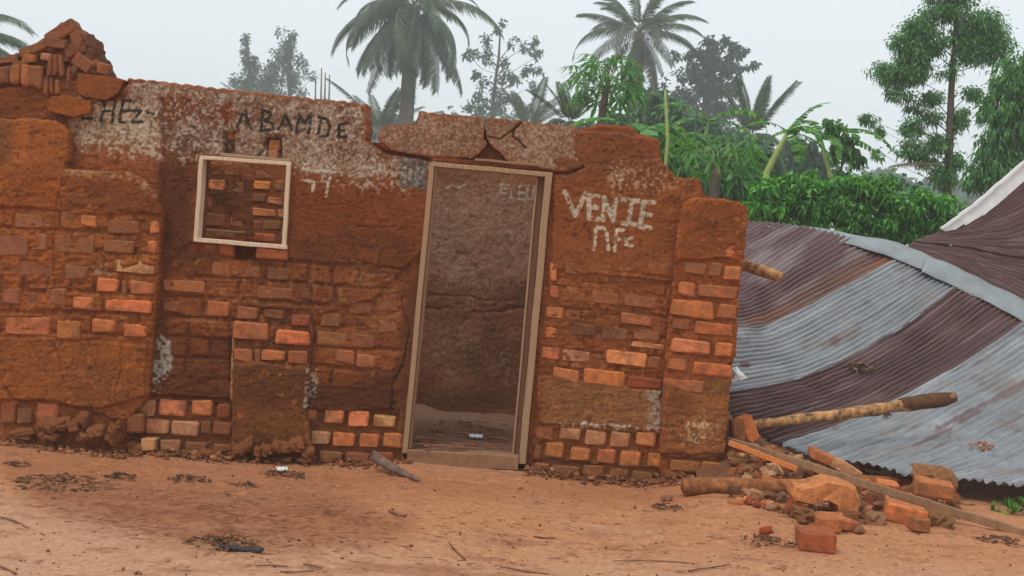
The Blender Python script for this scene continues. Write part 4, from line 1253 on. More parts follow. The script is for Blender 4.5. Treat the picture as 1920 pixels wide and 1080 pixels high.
ridge_cap([(1738, 479), (1790, 499), (1860, 533), (1930, 568), (2090, 660)], [(1728, 509), (1800, 543), (1859, 571), (1926, 607), (2086, 699)],
          [3.6, 3.55, 3.5, 3.4, 3.3], [3.28, 3.25, 3.2, 3.1, 3.0], 9, 0.075)
# white barge board along the rising edge, in folded lengths
bp_ = [(1772, 434, 4.42), (1806, 412, 4.5), (1838, 392, 4.6), (1880, 356, 4.75), (1925, 318, 4.85), (2010, 244, 5.05), (2130, 145, 5.35)]
for i in range(len(bp_) - 1):
    a, b = bp_[i], bp_[i + 1]
    w = 8 + 22 * min(1, (i + 0.8) / 2.4)
    beam("barge_board", (a[0] - 1, a[1]), (b[0] + 1, b[1]), w, a[2], 0.03, M_BARGE, ROOF, b[2], 0.004, 4)
    beam("barge_fold", (a[0] - 6, a[1] - w * 0.35), (b[0] - 5, b[1] - w * 0.45), 6, a[2] - 0.03, 0.03, M_BARGE, ROOF, b[2] - 0.03, 0.003, 4)
# roof timbers under the sheets
def tube(name, pts, radii, mat, parent=None, seg=10, wob=0.0, seed=0, cap=True):
    pts = [Vector(p) for p in pts]
    r = random.Random(seed)
    bm = bmesh.new(); rings = []
    t0 = None
    for i, p in enumerate(pts):
        a = pts[max(i - 1, 0)]; b = pts[min(i + 1, len(pts) - 1)]
        t = (b - a).normalized()
        ref = Vector((0, 0, 1)) if abs(t.z) < 0.9 else Vector((1, 0, 0))
        s = t.cross(ref).normalized(); n = s.cross(t)
        rings.append([bm.verts.new(p + (s * math.cos(2 * math.pi * k / seg) + n * math.sin(2 * math.pi * k / seg)) * radii[i] * (1 + r.uniform(-wob, wob))) for k in range(seg)])
    for i in range(len(rings) - 1):
        for k in range(seg):
            bm.faces.new((rings[i][k], rings[i][(k + 1) % seg], rings[i + 1][(k + 1) % seg], rings[i + 1][k]))
    if cap:
        bm.faces.new(rings[0][::-1]); bm.faces.new(rings[-1])
    bmesh.ops.recalc_face_normals(bm, faces=bm.faces)
    o = from_bm(name, bm, mat, None, True)
    if parent is not None: keep_world(o, parent)
    return o
def limb(p0, p1, n, bend, seed):
    r = random.Random(seed)
    p0 = np.array(p0, float); p1 = np.array(p1, float)
    out = []
    off = np.array([r.uniform(-1, 1), r.uniform(-1, 1), r.uniform(-1, 1)]) * bend
    for i in range(n):
        f = i / (n - 1)
        out.append(p0 * (1 - f) + p1 * f + off * math.sin(math.pi * f) + np.array([r.uniform(-1, 1) for _ in range(3)]) * bend * 0.25 * (0 < i < n - 1))
    return out

# ------------------------------------------------------------------ poles, logs, planks
o = tube("wooden_pole", limb(at(1330, 478, 0.55), at(1464, 519, 0.05), 8, 0.008, 1), [0.046, .045, .045, .044, .044, .043, .042, .03], M_POLE, None, 12, 0.07, 1)
tag(o, "short broken pole end sticking out past the right edge of the house wall", "pole")
o = tube("wooden_pole", limb(at(1398, 798, 0.15), at(1786, 745, 0.55), 14, 0.012, 2), list(np.linspace(0.030, 0.050, 13)) + [0.04], M_POLE, None, 12, 0.16, 2)
tag(o, "long peeled pole with dark thick end lying across the roof sheets", "pole")
e = tube("bark_end", limb(at(1688, 759, 0.448), at(1789, 745, 0.555), 6, 0.004, 9), [.047, .055, .057, .058, .056, .04], M_POLEBARK, None, 12, 0.09, 7)
e.parent = o
LOGY = float(G(1300, 935)[1])
o = tube("log", limb(at(1281, 911, LOGY + 0.12), at(1545, 912, LOGY + 0.28), 12, 0.01, 3), [0.048] + list(np.linspace(0.056, 0.046, 11)), M_LOG, None, 12, 0.13, 3)
tag(o, "brown log on the ground in front of the house corner", "log")
o = tube("log", limb(at(1540, 900, 0.05), at(1730, 908, 0.12), 9, 0.012, 4), [0.05] * 9, M_LOG, None, 12, 0.09, 4)
tag(o, "log half hidden under the roof edge behind the long plank", "log")
def plank(name, p0, y0, p1, y1, w, th, mat, label):
    o = beam(name, p0, p1, w, y0, th, mat, None, y1, 0.003, 10)
    return tag(o, label, "plank")
plank("plank", (1362, 826), -0.02, (1925, 1003), -1.05, 14, 0.035, M_PLANK, "long thin plank slanting down over the rubble to the right")
plank("plank", (1366, 830), -0.16, (1494, 880), -0.36, 10, 0.03, M_ORANGEWOOD, "freshly split orange timber beside the house corner")
plank("plank", (1458, 876), 0.12, (1530, 898), 0.0, 8, 0.03, M_PLANK, "short splintered board under the long plank")

# ------------------------------------------------------------------ rubble by the house corner
def heap():
    xs = np.arange(1.35, 3.6, 0.03); ys = np.arange(-0.75, 1.7, 0.03)
    X, Y = np.meshgrid(xs, ys)
    u, v = proj(np.stack([X, Y, zg(X, Y)], -1))
    h = 0.30 * np.exp(-(((X - 1.62) / 0.42) ** 2 + ((Y - 0.42) / 0.45) ** 2)) + 0.13 * np.exp(-(((X - 2.05) / 0.55) ** 2 + ((Y - 0.05) / 0.35) ** 2)) \
        + 0.04 * np.exp(-(((X - 2.5) / 0.6) ** 2 + ((Y + 0.3) / 0.3) ** 2))
    h = h * (1 + 0.35 * fbm(X * 6, Y * 6, 3, 800)) + 0.02 * fbm(X * 14, Y * 14, 3, 801) - 0.02
    Z = zg(X, Y) + h
    c = np.empty(X.shape + (3,)); c[:] = alb(118, 76, 54, 1.0)
    mixc(c, alb(150, 102, 74, 1.0), sm(0, 0.4, fbm(X * 9, Y * 9, 4, 802)) * 0.7)
    mixc(c, alb(80, 56, 44, 1.0), sm(0.1, 0.4, fbm(X * 12, Y * 12, 4, 803)) * 0.6)
    idx = np.arange(X.size).reshape(X.shape)
    F = np.stack([idx[:-1, :-1], idx[:-1, 1:], idx[1:, 1:], idx[1:, :-1]], -1).reshape(-1, 4)
    o = link("rubble_heap", npmesh("rubble_heap", np.stack([X, Y, Z], -1).reshape(-1, 3), F, c.reshape(-1, 3)), M_GROUND, None, True)
    tag(o, "heap of crumbled earth between house corner and fallen roof", "rubble", kind="stuff")
    return X, Y, Z
HX, HY, HZ = heap()
def zh(x, y):
    i = int(round((x - HX[0, 0]) / 0.03)); j = int(round((y - HY[0, 0]) / 0.03))
    z = float(zg(x, y))
    if 0 <= i < HX.shape[1] and 0 <= j < HX.shape[0]: z = max(z, float(HZ[j, i]))
    return z
def H(u, v):
    """first point where the view ray meets the heap or the ground"""
    d = ray(float(u), float(v)); t = 5.0
    while t < 14:
        p = CAM + d * t
        if p[2] < zh(p[0], p[1]): break
        t += 0.02
    return p

def rubble_mesh(n, pick, smin, smax, name, label, rgbs, cat="rubble"):
    Vs, Fs, Cs = [], [], []; k = 0
    ico = bmesh.new(); bmesh.ops.create_icosphere(ico, subdivisions=1, radius=1.0)
    bv = np.array([v.co for v in ico.verts]); bf = np.array([[q.index for q in f.verts] for f in ico.faces]); ico.free()
    for i in range(n):
        p = pick()
        s = smin * (smax / smin) ** (random.random() ** 1.8)
        q = np.sign(bv) * np.abs(bv) ** 0.7 * RNG.uniform(0.62, 1.3, (len(bv), 1)) * np.array([s * random.uniform(.8, 1.6), s * random.uniform(.8, 1.3), s * random.uniform(.5, 1)])
        R = np.array(Euler((random.uniform(-.5, .5), random.uniform(-.5, .5), random.uniform(0, 6))).to_matrix())
        Vs.append(q @ R.T + p + np.array([0, 0, s * 0.3])); Fs.append(bf + k); k += len(bv)
        c = alb(*(np.array(random.choice(rgbs)) * random.uniform(0.8, 1.15)), 1.0)
        Cs.append(np.tile(c, (len(bv), 1)))
    o = link(name, npmesh(name, np.concatenate(Vs), np.concatenate(Fs), np.concatenate(Cs)), M_GROUND)
    return tag(o, label, cat, kind="stuff")
def pick_heap():
    while True:
        u = random.uniform(1368, 1800); v = random.uniform(820, 975)
        lim0 = np.interp(u, [1368, 1420, 1560, 1800], [815, 830, 880, 925]); lim1 = np.interp(u, [1368, 1480, 1640, 1800], [945, 965, 985, 985])
        if lim0 < v < lim1: return H(u, v)
rubble_mesh(1300, pick_heap, 0.006, 0.05, "rubble_stones", "small stones and brick crumbs spilled below the fallen roof",
            [(150, 100, 66), (130, 82, 52), (170, 108, 66), (116, 78, 52), (184, 138, 102), (104, 68, 46), (172, 92, 50)])
def brick_bits():
    Vs, Fs, Cs = [], [], []; k = 0
    cube = bmesh.new(); bmesh.ops.create_cube(cube, size=1.0); bmesh.ops.bevel(cube, geom=cube.edges[:], offset=0.08, segments=1, affect='EDGES')
    bmesh.ops.triangulate(cube, faces=cube.faces[:]); cube.verts.index_update()
    bv = np.array([v.co for v in cube.verts]); bf = np.array([[q.index for q in f.verts] for f in cube.faces]); cube.free()
    for i in range(170):
        p = pick_heap()
        q = bv * (1 + RNG.normal(0, 0.07, bv.shape)) * np.array([random.uniform(.03, .075), random.uniform(.025, .055), random.uniform(.02, .05)])
        R = np.array(Euler((random.uniform(-.9, .9), random.uniform(-.9, .9), random.uniform(0, 6))).to_matrix())
        Vs.append(q @ R.T + p + np.array([0, 0, 0.012])); Fs.append(bf + k); k += len(bv)
        Cs.append(np.tile(alb(*(np.array(random.choice([(186, 104, 58), (160, 92, 54), (196, 124, 78), (136, 84, 52), (150, 76, 44)])) * random.uniform(0.8, 1.1)), 1.05), (len(bv), 1)))
    o = link("broken_brick_bits", npmesh("broken_brick_bits", np.concatenate(Vs), np.concatenate(Fs), np.concatenate(Cs)), M_GROUND)
    tag(o, "splintered corners and ends of bricks mixed into the rubble slope", "rubble", kind="stuff")
brick_bits()
def pick_front():
    while True:
        u = random.uniform(-20, 1940); v = random.uniform(850, 1085)
        if v > np.interp(u, [0, 600, 1000, 1300, 1900], [835, 872, 900, 930, 990]) and random.random() < 0.4 + 0.6 * (1080 - v) / 240: return G(u, v)
rubble_mesh(1500, pick_front, 0.002, 0.008, "gravel_crumbs", "tiny crumbs of brick and earth strewn over the yard", [(150, 96, 66), (120, 76, 52), (176, 120, 90), (196, 150, 124)], "gravel")

def pick_foot():
    u = random.choice([random.uniform(0, 760), random.uniform(0, 440), random.uniform(985, 1370)])
    y = (-0.10 if u < 235 or u > 1240 else -0.03) - abs(random.gauss(0, 0.07))
    p = at(u, 850.0, y); p[2] = float(zg(p[0], p[1])); p[2] += 0.05 * random.random() * math.exp(-((y + 0.03) / 0.09) ** 2)
    return p
rubble_mesh(1700, pick_foot, 0.004, 0.022, "wall_foot_crumbs", "crumbled earth and brick bits banked along the foot of the wall",
            [(144, 94, 64), (132, 84, 56), (154, 102, 70), (120, 76, 50), (158, 100, 62)], "rubble")
BIG = {}
def loose_brick(u, v, w, h, d, rz, tone, label, tilt=(0, 0), lift=0.0, group="loose bricks fallen beside the house", k=0.95, onheap=True):
    p = H(u, v) if onheap else G(u, v)
    key = (round(w, 2), round(h, 2), round(d, 2))
    if key not in BIG:
        me = brick_mesh(w, h, d, 5000 + len(BIG), 0.008)
        me.transform(Matrix.Translation((0, -d / 2, 0)))
        BIG[key] = me
    o = bpy.data.objects.new("loose_brick", BIG[key])
    COL.objects.link(o)
    o.location = (p[0], p[1] + d * 0.4, p[2] + h / 2 + lift)
    o.rotation_euler = (math.radians(tilt[0]), math.radians(tilt[1]), math.radians(rz))
    o.color = (*alb(*TONE[tone], k), 1)
    return tag(o, label, "brick", group)
loose_brick(1532, 1036, 0.185, 0.115, 0.15, -4, 'r', "dark red brick alone nearest the camera on bare ground", onheap=False, lift=-0.005)
loose_brick(1558, 1000, 0.155, 0.10, 0.14, -6, 'q', "orange brown brick just behind the nearest dark red brick", onheap=False, lift=-0.005)
loose_brick(1582, 996, 0.15, 0.07, 0.16, 18, 'q', "low flat brick tucked right behind the orange brown brick", tilt=(0, 10), onheap=False)
loose_brick(1702, 984, 0.24, 0.11, 0.15, -14, 'o', "long orange brick in front of the slanting plank", tilt=(0, 8))
loose_brick(1500, 972, 0.13, 0.12, 0.14, -18, 'r', "red brown brick propping the left end of the broken lintel", tilt=(0, 14), k=1.1)
loose_brick(1752, 958, 0.25, 0.11, 0.12, -6, 'q', "long brick behind the plank leaning on the boulder", tilt=(0, 5), lift=0.08)
loose_brick(1588, 905, 0.17, 0.09, 0.14, 12, 'p', "pale broken brick tilted against the roof edge", tilt=(0, 28), lift=0.03)
loose_brick(1632, 898, 0.15, 0.06, 0.14, -4, 'q', "thin brick resting on the half hidden log", tilt=(0, 4), lift=0.07)
loose_brick(1545, 880, 0.20, 0.08, 0.14, 0, 'q', "brown brick slab on the slope under the roof edge", tilt=(0, 18), lift=0.03)
loose_brick(1402, 832, 0.11, 0.20, 0.09, 10, 'o', "orange tipped brick standing on end by the pole foot", tilt=(0, -28), lift=0.0)
loose_brick(1383, 826, 0.10, 0.17, 0.10, 0, 'm', "muddy brick upright against the house corner", tilt=(0, -8), lift=-0.02)
loose_brick(1665, 930, 0.14, 0.07, 0.12, -8, 'o', "orange half brick below the half hidden log", tilt=(0, 6), lift=0.02)
loose_brick(1727, 1000, 0.10, 0.09, 0.10, 5, 'm', "small earth coloured half brick at the rubble edge", onheap=False)
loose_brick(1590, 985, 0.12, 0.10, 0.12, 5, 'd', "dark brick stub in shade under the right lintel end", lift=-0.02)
for u, v, s, rgb, lab in [
        (1436, 1000, 0.035, (176, 86, 50), "small orange lump alone on the bare ground left of the bricks"),
        (1505, 978, 0.075, (132, 92, 62), "dark crumbly clod below the left lintel brick"), (1638, 982, 0.07, (150, 112, 86), "pale clod right of the broken lintel"),
        (1655, 965, 0.09, (130, 92, 66), "brown clod behind the pale clod"), (1755, 985, 0.085, (128, 92, 64), "dark stone under the slanting plank"),
        (1388, 875, 0.06, (140, 104, 70), "olive brown stone in the corner of wall and log"), (1405, 888, 0.05, (150, 110, 82), "greyish stone left of the white flat stone"),
        (1448, 890, 0.075, (200, 166, 136), "white flat stone behind the ground log"), (1490, 895, 0.06, (160, 122, 94), "grey flat stone right of the white stone"),
        (1415, 935, 0.055, (178, 140, 110), "pale stone below the ground log"), (1437, 937, 0.045, (128, 92, 66), "dark round stone below the ground log"),
        (1458, 940, 0.05, (130, 98, 80), "brown stone under the log next to the lintel"), (1380, 932, 0.05, (110, 74, 54), "muddy stone under the left part of the log"),
        (1250, 940, 0.035, (150, 104, 80), "flat clod alone in front of the log end"), (1612, 1000, 0.03, (150, 110, 84), "small clod behind the low flat brick")]:
    p = H(u, v) if u > 1375 and v < 985 else G(u, v)
    o = stone("stone", (p[0], p[1], p[2] + s * 0.45), s * 1.05, s * 0.85, s * 0.6, rgb)
    tag(o, lab, "stone", "stones in the rubble")
bp = H(1770, 952)
o = stone("boulder", (bp[0], bp[1] + 0.2, bp[2] + 0.10), 0.135, 0.12, 0.135, (142, 104, 74), None, 0.4)
tag(o, "large rounded earth boulder under the roof edge", "boulder")

def chunk(name, poly, y, dep, seed, rgb, label, cat):
    """irregular lump: front outline at y, tapered back outline"""
    r = random.Random(seed)
    bm = bmesh.new()
    pts = [at(p[0], p[1], y + r.uniform(-0.015, 0.015)) for p in poly]
    c = np.mean(pts, 0)
    rings = []
    for k, (f, g) in enumerate([(0.86, -0.012), (1.0, 0.02), (1.0, dep * 0.8), (0.86, dep)]):
        rings.append([bm.verts.new(Vector(c + (p - c) * f + np.array([0, g, 0]) + np.array([r.uniform(-1, 1), r.uniform(-1, 1), r.uniform(-1, 1)]) * 0.006)) for p in pts])
    n = len(pts)
    for i in range(3):
        for k in range(n):
            bm.faces.new((rings[i][k], rings[i][(k + 1) % n], rings[i + 1][(k + 1) % n], rings[i + 1][k]))
    for ring in (rings[0], rings[-1]):
        f = bm.faces.new(ring)
        bmesh.ops.triangulate(bm, faces=[f])
    bmesh.ops.recalc_face_normals(bm, faces=bm.faces)
    o = from_bm(name, bm, M_BRICK)
    o.color = (*alb(*rgb, 0.95), 1)
    return tag(o, label, cat)
ly = float(G(1580, 982)[1]) + 0.04
chunk("broken_lintel", [(1487, 928), (1494, 912), (1520, 908), (1550, 899), (1585, 906), (1607, 915), (1616, 938), (1613, 958), (1609, 980), (1590, 978), (1573, 968), (1570, 946), (1550, 940), (1535, 938), (1518, 944), (1490, 940)],
      ly, 0.2, 11, (196, 124, 74), "arched chunk of joined orange bricks propped on rubble", "masonry chunk")
# white scrap wedged beside the wall
bm = bmesh.new()
sp = [atv(1372, 690, 0.3), atv(1380, 688, 0.32), atv(1403, 709, 0.3), atv(1388, 713, 0.25), atv(1370, 716, 0.22)]
ctr = atv(1382, 701, 0.2)
vv = [bm.verts.new(p) for p in sp]; cc_ = bm.verts.new(ctr)
for i in range(5): bm.faces.new((vv[i], vv[(i + 1) % 5], cc_))
bmesh.ops.subdivide_edges(bm, edges=bm.edges[:], cuts=2, use_grid_fill=True)
for v in bm.verts: v.co += Vector((random.uniform(-1, 1), random.uniform(-1, 1), random.uniform(-1, 1))) * 0.006
o = from_bm("plastic_scrap", bm, M_WHITE)
md = o.modifiers.new("thickness", 'SOLIDIFY'); md.thickness = 0.004
tag(o, "crumpled white plastic scrap between wall edge and roof sheet", "plastic scrap")

# ------------------------------------------------------------------ litter
def twig_geo(p, ang, L, w, rise=0.0, bend=0.15):
    """thin three sided twig lying on the ground; returns verts and faces"""
    d = np.array([math.cos(ang), math.sin(ang), rise]); s = np.array([-math.sin(ang), math.cos(ang), 0])
    V = []; n = 4
    bo = random.uniform(-bend, bend) * L
    for i in range(n):
        f = i / (n - 1) - 0.5
        c = np.asarray(p) + d * L * f + s * bo * (0.25 - f * f) * 2
        ww = w * (1 - 0.4 * abs(f))
        V += [c + s * ww, c - s * ww, c + np.array([0, 0, ww * 1.6])]
    F = []
    for i in range(n - 1):
        a = 3 * i
        for k in range(3):
            F.append([a + k, a + (k + 1) % 3, a + 3 + (k + 1) % 3, a + 3 + k])
    return V, F
def twig_mesh(name, specs, mat):
    V, F = [], []
    for sp_ in specs:
        v, f = twig_geo(*sp_)
        F += [[q + len(V) for q in ff] for ff in f]; V += v
    return npmesh(name, np.array(V), np.array(F))
specs = []
def gpick(poly):
    p = np.array(poly)
    while True:
        u = random.uniform(p[:, 0].min(), p[:, 0].max()); v = random.uniform(p[:, 1].min(), p[:, 1].max())
        if sd_poly(np.array([u]), np.array([v]), poly)[0] < 0: return G(u, v)
for poly, n, lo, hi in [([(60, 920), (640, 930), (760, 990), (700, 1040), (250, 1015), (100, 960)], 260, 0.012, 0.06),
                        ([(0, 860), (1250, 915), (1900, 1000), (1920, 1080), (0, 1080)], 120, 0.01, 0.05),
                        ([(600, 960), (1500, 985), (1480, 1070), (700, 1070)], 130, 0.012, 0.07),
                        ([(20, 895), (210, 895), (220, 920), (30, 920)], 120, 0.015, 0.06)]:
    for i in range(n):
        p = gpick(poly)
        specs.append((p + np.array([0, 0, 0.003]), random.gauss(0, 0.5), random.uniform(lo, hi), random.uniform(0.0008, 0.0022)))
o = link("ground_litter", twig_mesh("ground_litter", specs, M_TWIG), M_TWIG)
tag(o, "dry straw and twig bits scattered over the red earth", "litter", kind="stuff")
for i, (a, b, w, lab) in enumerate([
        ((0, 975), (52, 992), .006, "thin dark stick at the left edge of the yard"), ((0, 1066), (30, 1080), .006, "stick in the bottom left corner"),
        ((480, 1063), (540, 1066), .004, "short straight straw near the bottom left of centre"), ((525, 1075), (588, 1075), .004, "straw lying lowest below the dark scrap"),
        ((568, 1060), (604, 1068), .005, "stubby twig right of the lowest straw"), ((392, 962), (548, 981), .003, "very long thin stem across the reddish patch"),
        ((728, 960), (760, 972), .007, "thick short twig below the curved bark"), ((842, 1022), (872, 1052), .005, "twig pointing away from the camera at bottom centre"),
        ((936, 1066), (1030, 1079), .005, "long twig along the bottom edge"), ((1150, 1055), (1310, 1058), .003, "long pale stem in front of the red bricks"),
        ((1290, 1073), (1370, 1062), .004, "stem rising to the right below the long pale stem"), ((1000, 1009), (1042, 1012), .004, "dark twig below the right part of the yard centre")]):
    p, q = G(*a), G(*b)
    ang = math.atan2(q[1] - p[1], q[0] - p[0]); L = float(np.linalg.norm(q - p))
    m = (p + q) / 2
    V, F = twig_geo((0, 0, 0), ang, L, w)
    o = link("twig", npmesh("twig", np.array(V), np.array(F)), M_TWIG)
    o.location = (m[0], m[1], float(zg(m[0], m[1])) + 0.006)
    tag(o, lab, "twig", "single twigs lying on the yard")
for u, v, r, n, lab in [
        (226, 897, 0.09, 26, "small dark twig clump left of the twin clump"), (355, 902, 0.13, 40, "ragged dark twig clump in the middle left"),
        (532, 893, 0.15, 55, "twig clump with white paper in it"), (415, 1022, 0.17, 70, "largest dark twig clump near the bottom left"),
        (30, 874, 0.08, 22, "twig clump by the left edge below the wall"), (118, 908, 0.26, 80, "long low strip of dark litter near the left edge"),
        (460, 912, 0.06, 16, "tiny twig clump left of the paper clump"), (1250, 955, 0.10, 26, "thin twig clump in front of the log end"),
        (1440, 1018, 0.16, 40, "twig clump left of the nearest red brick"), (1880, 1018, 0.14, 40, "dark clump at the right edge under the plank")]:
    c = G(u, v)
    sp_ = []
    for i in range(int(n * 1.5)):
        a = random.uniform(0, 6.28); rr = r * random.random() ** 0.75
        sp_.append(((rr * math.cos(a), rr * math.sin(a) * 0.8, 0.004 + 0.03 * random.random() * (1 - rr / r)), random.uniform(0, 6.28), *((random.uniform(0.02, 0.09), random.uniform(0.0015, 0.0035)) if random.random() < 0.45 else (random.uniform(0.008, 0.03), random.uniform(0.004, 0.009))), random.uniform(-.2, .2)))
    o = link("twig_clump", twig_mesh("twig_clump", sp_, M_DEBRIS), M_DEBRIS)
    o.location = (c[0], c[1], c[2] + 0.004)
    tag(o, lab, "twig clump", "clumps of dry twigs on the yard", "stuff" if u in (118, 1440, 415, 355) else None)
def scrap(name, u, v, L, w, ang, mat, label, cat, curl=0.02):
    c = G(u, v)
    nx, ny = 10, 4
    V = []
    for i in range(nx):
        for j in range(ny):
            f = i / (nx - 1) - 0.5; g = j / (ny - 1) - 0.5
            x = L * f; y = w * g * (1 - 0.5 * abs(f)); z = 0.012 + curl * (1 - 4 * g * g) + 0.004 * math.sin(i * 2.1 + j)
            V.append((x * math.cos(ang) - y * math.sin(ang), x * math.sin(ang) + y * math.cos(ang), z))
    F = [[i * ny + j, (i + 1) * ny + j, (i + 1) * ny + j + 1, i * ny + j + 1] for i in range(nx - 1) for j in range(ny - 1)]
    o = link(name, npmesh(name, np.array(V), np.array(F)), mat, None, True)
    o.location = c
    md = o.modifiers.new("thickness", 'SOLIDIFY'); md.thickness = 0.006
    return tag(o, label, cat)
scrap("paper_scrap", 528, 884, 0.07, 0.06, 0.4, M_WHITE, "small white paper scrap on a twig clump", "paper scrap", 0.02)
scrap("metal_strip", 452, 1034, 0.20, 0.04, -0.05, M_DARKSCRAP, "dark strip with shiny edge beside the largest twig clump", "scrap strip", 0.012)
# curved bark shell
def bark():
    a, b = G(692, 884), G(785, 905)
    n, m = 14, 7; V = []
    for i in range(n):
        f = i / (n - 1)
        c = a * (1 - f) + b * f
        r = 0.088 * (1 - 0.82 * f ** 1.3) ; lift = 0.06 * (1 - f) ** 2
        for j in range(m):
            t = -1.2 + 2.9 * j / (m - 1)
            V.append((c[0] + 0.25 * r * math.cos(t) , c[1] + r * math.sin(t) * 0.9, c[2] + lift + r * math.cos(t) * 0.9 + 0.01 + 0.004 * math.sin(i * 3 + j * 2)))
    F = [[i * m + j, (i + 1) * m + j, (i + 1) * m + j + 1, i * m + j + 1] for i in range(n - 1) for j in range(m - 1)]
    o = link("bark_piece", npmesh("bark_piece", np.array(V), np.array(F)), flat_mat("grey_bark", alb(116, 92, 80, 0.95), nscale=14, lo=0.5, hi=1.3, bstr=0.8, bscale=25, bdist=0.01), None, True)
    md = o.modifiers.new("thickness", 'SOLIDIFY'); md.thickness = 0.012
    tag(o, "curled grey bark piece tapering to a point before the wall", "bark piece")
bark()
# litter inside the doorway and on the roof
for u, v, w, h, lab, rgb in [(795, 832, 0.15, 0.03, "thin brown brick bat on the floor inside the doorway", (134, 78, 56))]:
    d = ray(float(u), float(v)); t = (ZF - CAM[2]) / d[2]; p = CAM + d * t
    me = brick_mesh(0.15, 0.035, 0.07, 77); o = bpy.data.objects.new("brick_bat", me); COL.objects.link(o)
    o.location = (p[0], p[1], p[2] + 0.02); o.rotation_euler = (0, 0, -0.08); o.color = (*alb(*rgb, 0.95), 1)
    tag(o, lab, "brick")
sp_ = []
for i in range(60):
    u = random.uniform(785, 955); v = random.uniform(790, 842)
    d = ray(u, v); t = (ZF + 0.026 - CAM[2]) / d[2]; p = CAM + d * t
    sp_.append((p, random.gauss(0, 0.5), random.uniform(0.03, 0.16), random.uniform(0.005, 0.012)))
o = link("floor_litter", twig_mesh("floor_litter", sp_, M_TWIG), M_TWIG)
tag(o, "dark sticks and scraps strewn on the floor inside the doorway", "litter", kind="stuff")
d = ray(892., 822.); t = (ZF + 0.01 - CAM[2]) / d[2]; p = CAM + d * t
o = scrap("paper_scrap", 892, 830, 0.10, 0.05, 0.1, M_WHITE, "crumpled white paper on the floor inside the doorway", "paper scrap", 0.02); o.location = p

def roof_point(s, tt):
    return surf(NW, np.array([s]), np.array([tt]))[0, 0]
def nearest_roof(u, v):
    S = np.linspace(0, 6, 80); T = np.linspace(0, 4, 60)
    P = surf(NW, S, T); uu, vv2 = proj(P)
    k = np.argmin((uu - u) ** 2 + (vv2 - v) ** 2)
    return P.reshape(-1, 3)[k]
def leaf_pile(name, u, v, r, n, rgbs, label, sz=0.035):
    c = nearest_roof(u, v)
    Vs = []; Cs = []; F = []
    for i in range(n):
        a = random.uniform(0, 6.28); rr = r * random.random() ** 0.7
        p = nearest_roof(*[float(q) for q in proj(c + np.array([rr * math.cos(a), rr * math.sin(a) * 0.6, 0]))]) if False else c + np.array([rr * math.cos(a), rr * math.sin(a) * 0.5, rr * math.sin(a) * 0.22])
        R = np.array(Euler((random.uniform(-.9, .9), random.uniform(-.9, .9), random.uniform(0, 6))).to_matrix())
        s = sz * random.uniform(0.6, 1.4)
        q = np.array([(-s, 0, 0), (0, -s * .45, s * .2), (s, 0, 0), (0, s * .45, s * .2)]) @ R.T + p + np.array([0, -0.02, 0.03 + 0.03 * random.random() * (1 - rr / r)])
        F.append([len(Vs) + k for k in range(4)]); Vs += list(q); Cs += [alb(*random.choice(rgbs), 0.95)] * 4
    o = link(name, npmesh(name, np.array(Vs), np.array(F), np.array(Cs)), M_LEAF)
    return tag(o, label, "leaf pile")
leaf_pile("leaf_pile", 1612, 697, 0.10, 60, [(120, 96, 80), (160, 140, 124), (70, 54, 46)], "heap of dry grey leaves on the middle maroon sheet")
leaf_pile("leaf_pile", 1840, 848, 0.11, 50, [(176, 110, 70), (150, 90, 60), (196, 150, 110)], "scatter of orange crumbs and leaves on the lower grey sheet", 0.02)
leaf_pile("leaf_pile", 1660, 786, 0.03, 12, [(110, 76, 62)], "little brown lump on the grey sheet under the pole end", 0.025)

# ------------------------------------------------------------------ vegetation
def leaf_quads(P, D, L, Wd, droop, cols, fold=0.12):
    """diamond leaves at P along D; returns verts, faces, colours"""
    n = len(P)
    up = RNG.normal(0, 1, (n, 3)) * 0.7 + np.array([0, 0, 1.0])
    S = np.cross(D, up); S /= np.linalg.norm(S, axis=1, keepdims=True) + 1e-9
    N = np.cross(S, D)
    L = L[:, None]; Wd = Wd[:, None]
    a = P; b = P + D * L * 0.45 + S * Wd + N * Wd * fold; d = P + D * L * 0.45 - S * Wd + N * Wd * fold
    c = P + D * L + np.array([0, 0, -1.0]) * L * droop
    V = np.stack([a, b, c, d], 1).reshape(-1, 3)
    F = np.arange(4 * n).reshape(n, 4)
    C = np.repeat(cols, 4, axis=0)
    return V, F, C

def rand_cols(n, pal, var=0.25):
    pal = np.array(pal)
    c = pal[RNG.integers(0, len(pal), n)]
    return np.clip(c * (1 + RNG.normal(0, var, (n, 1))), 0.004, 0.6)

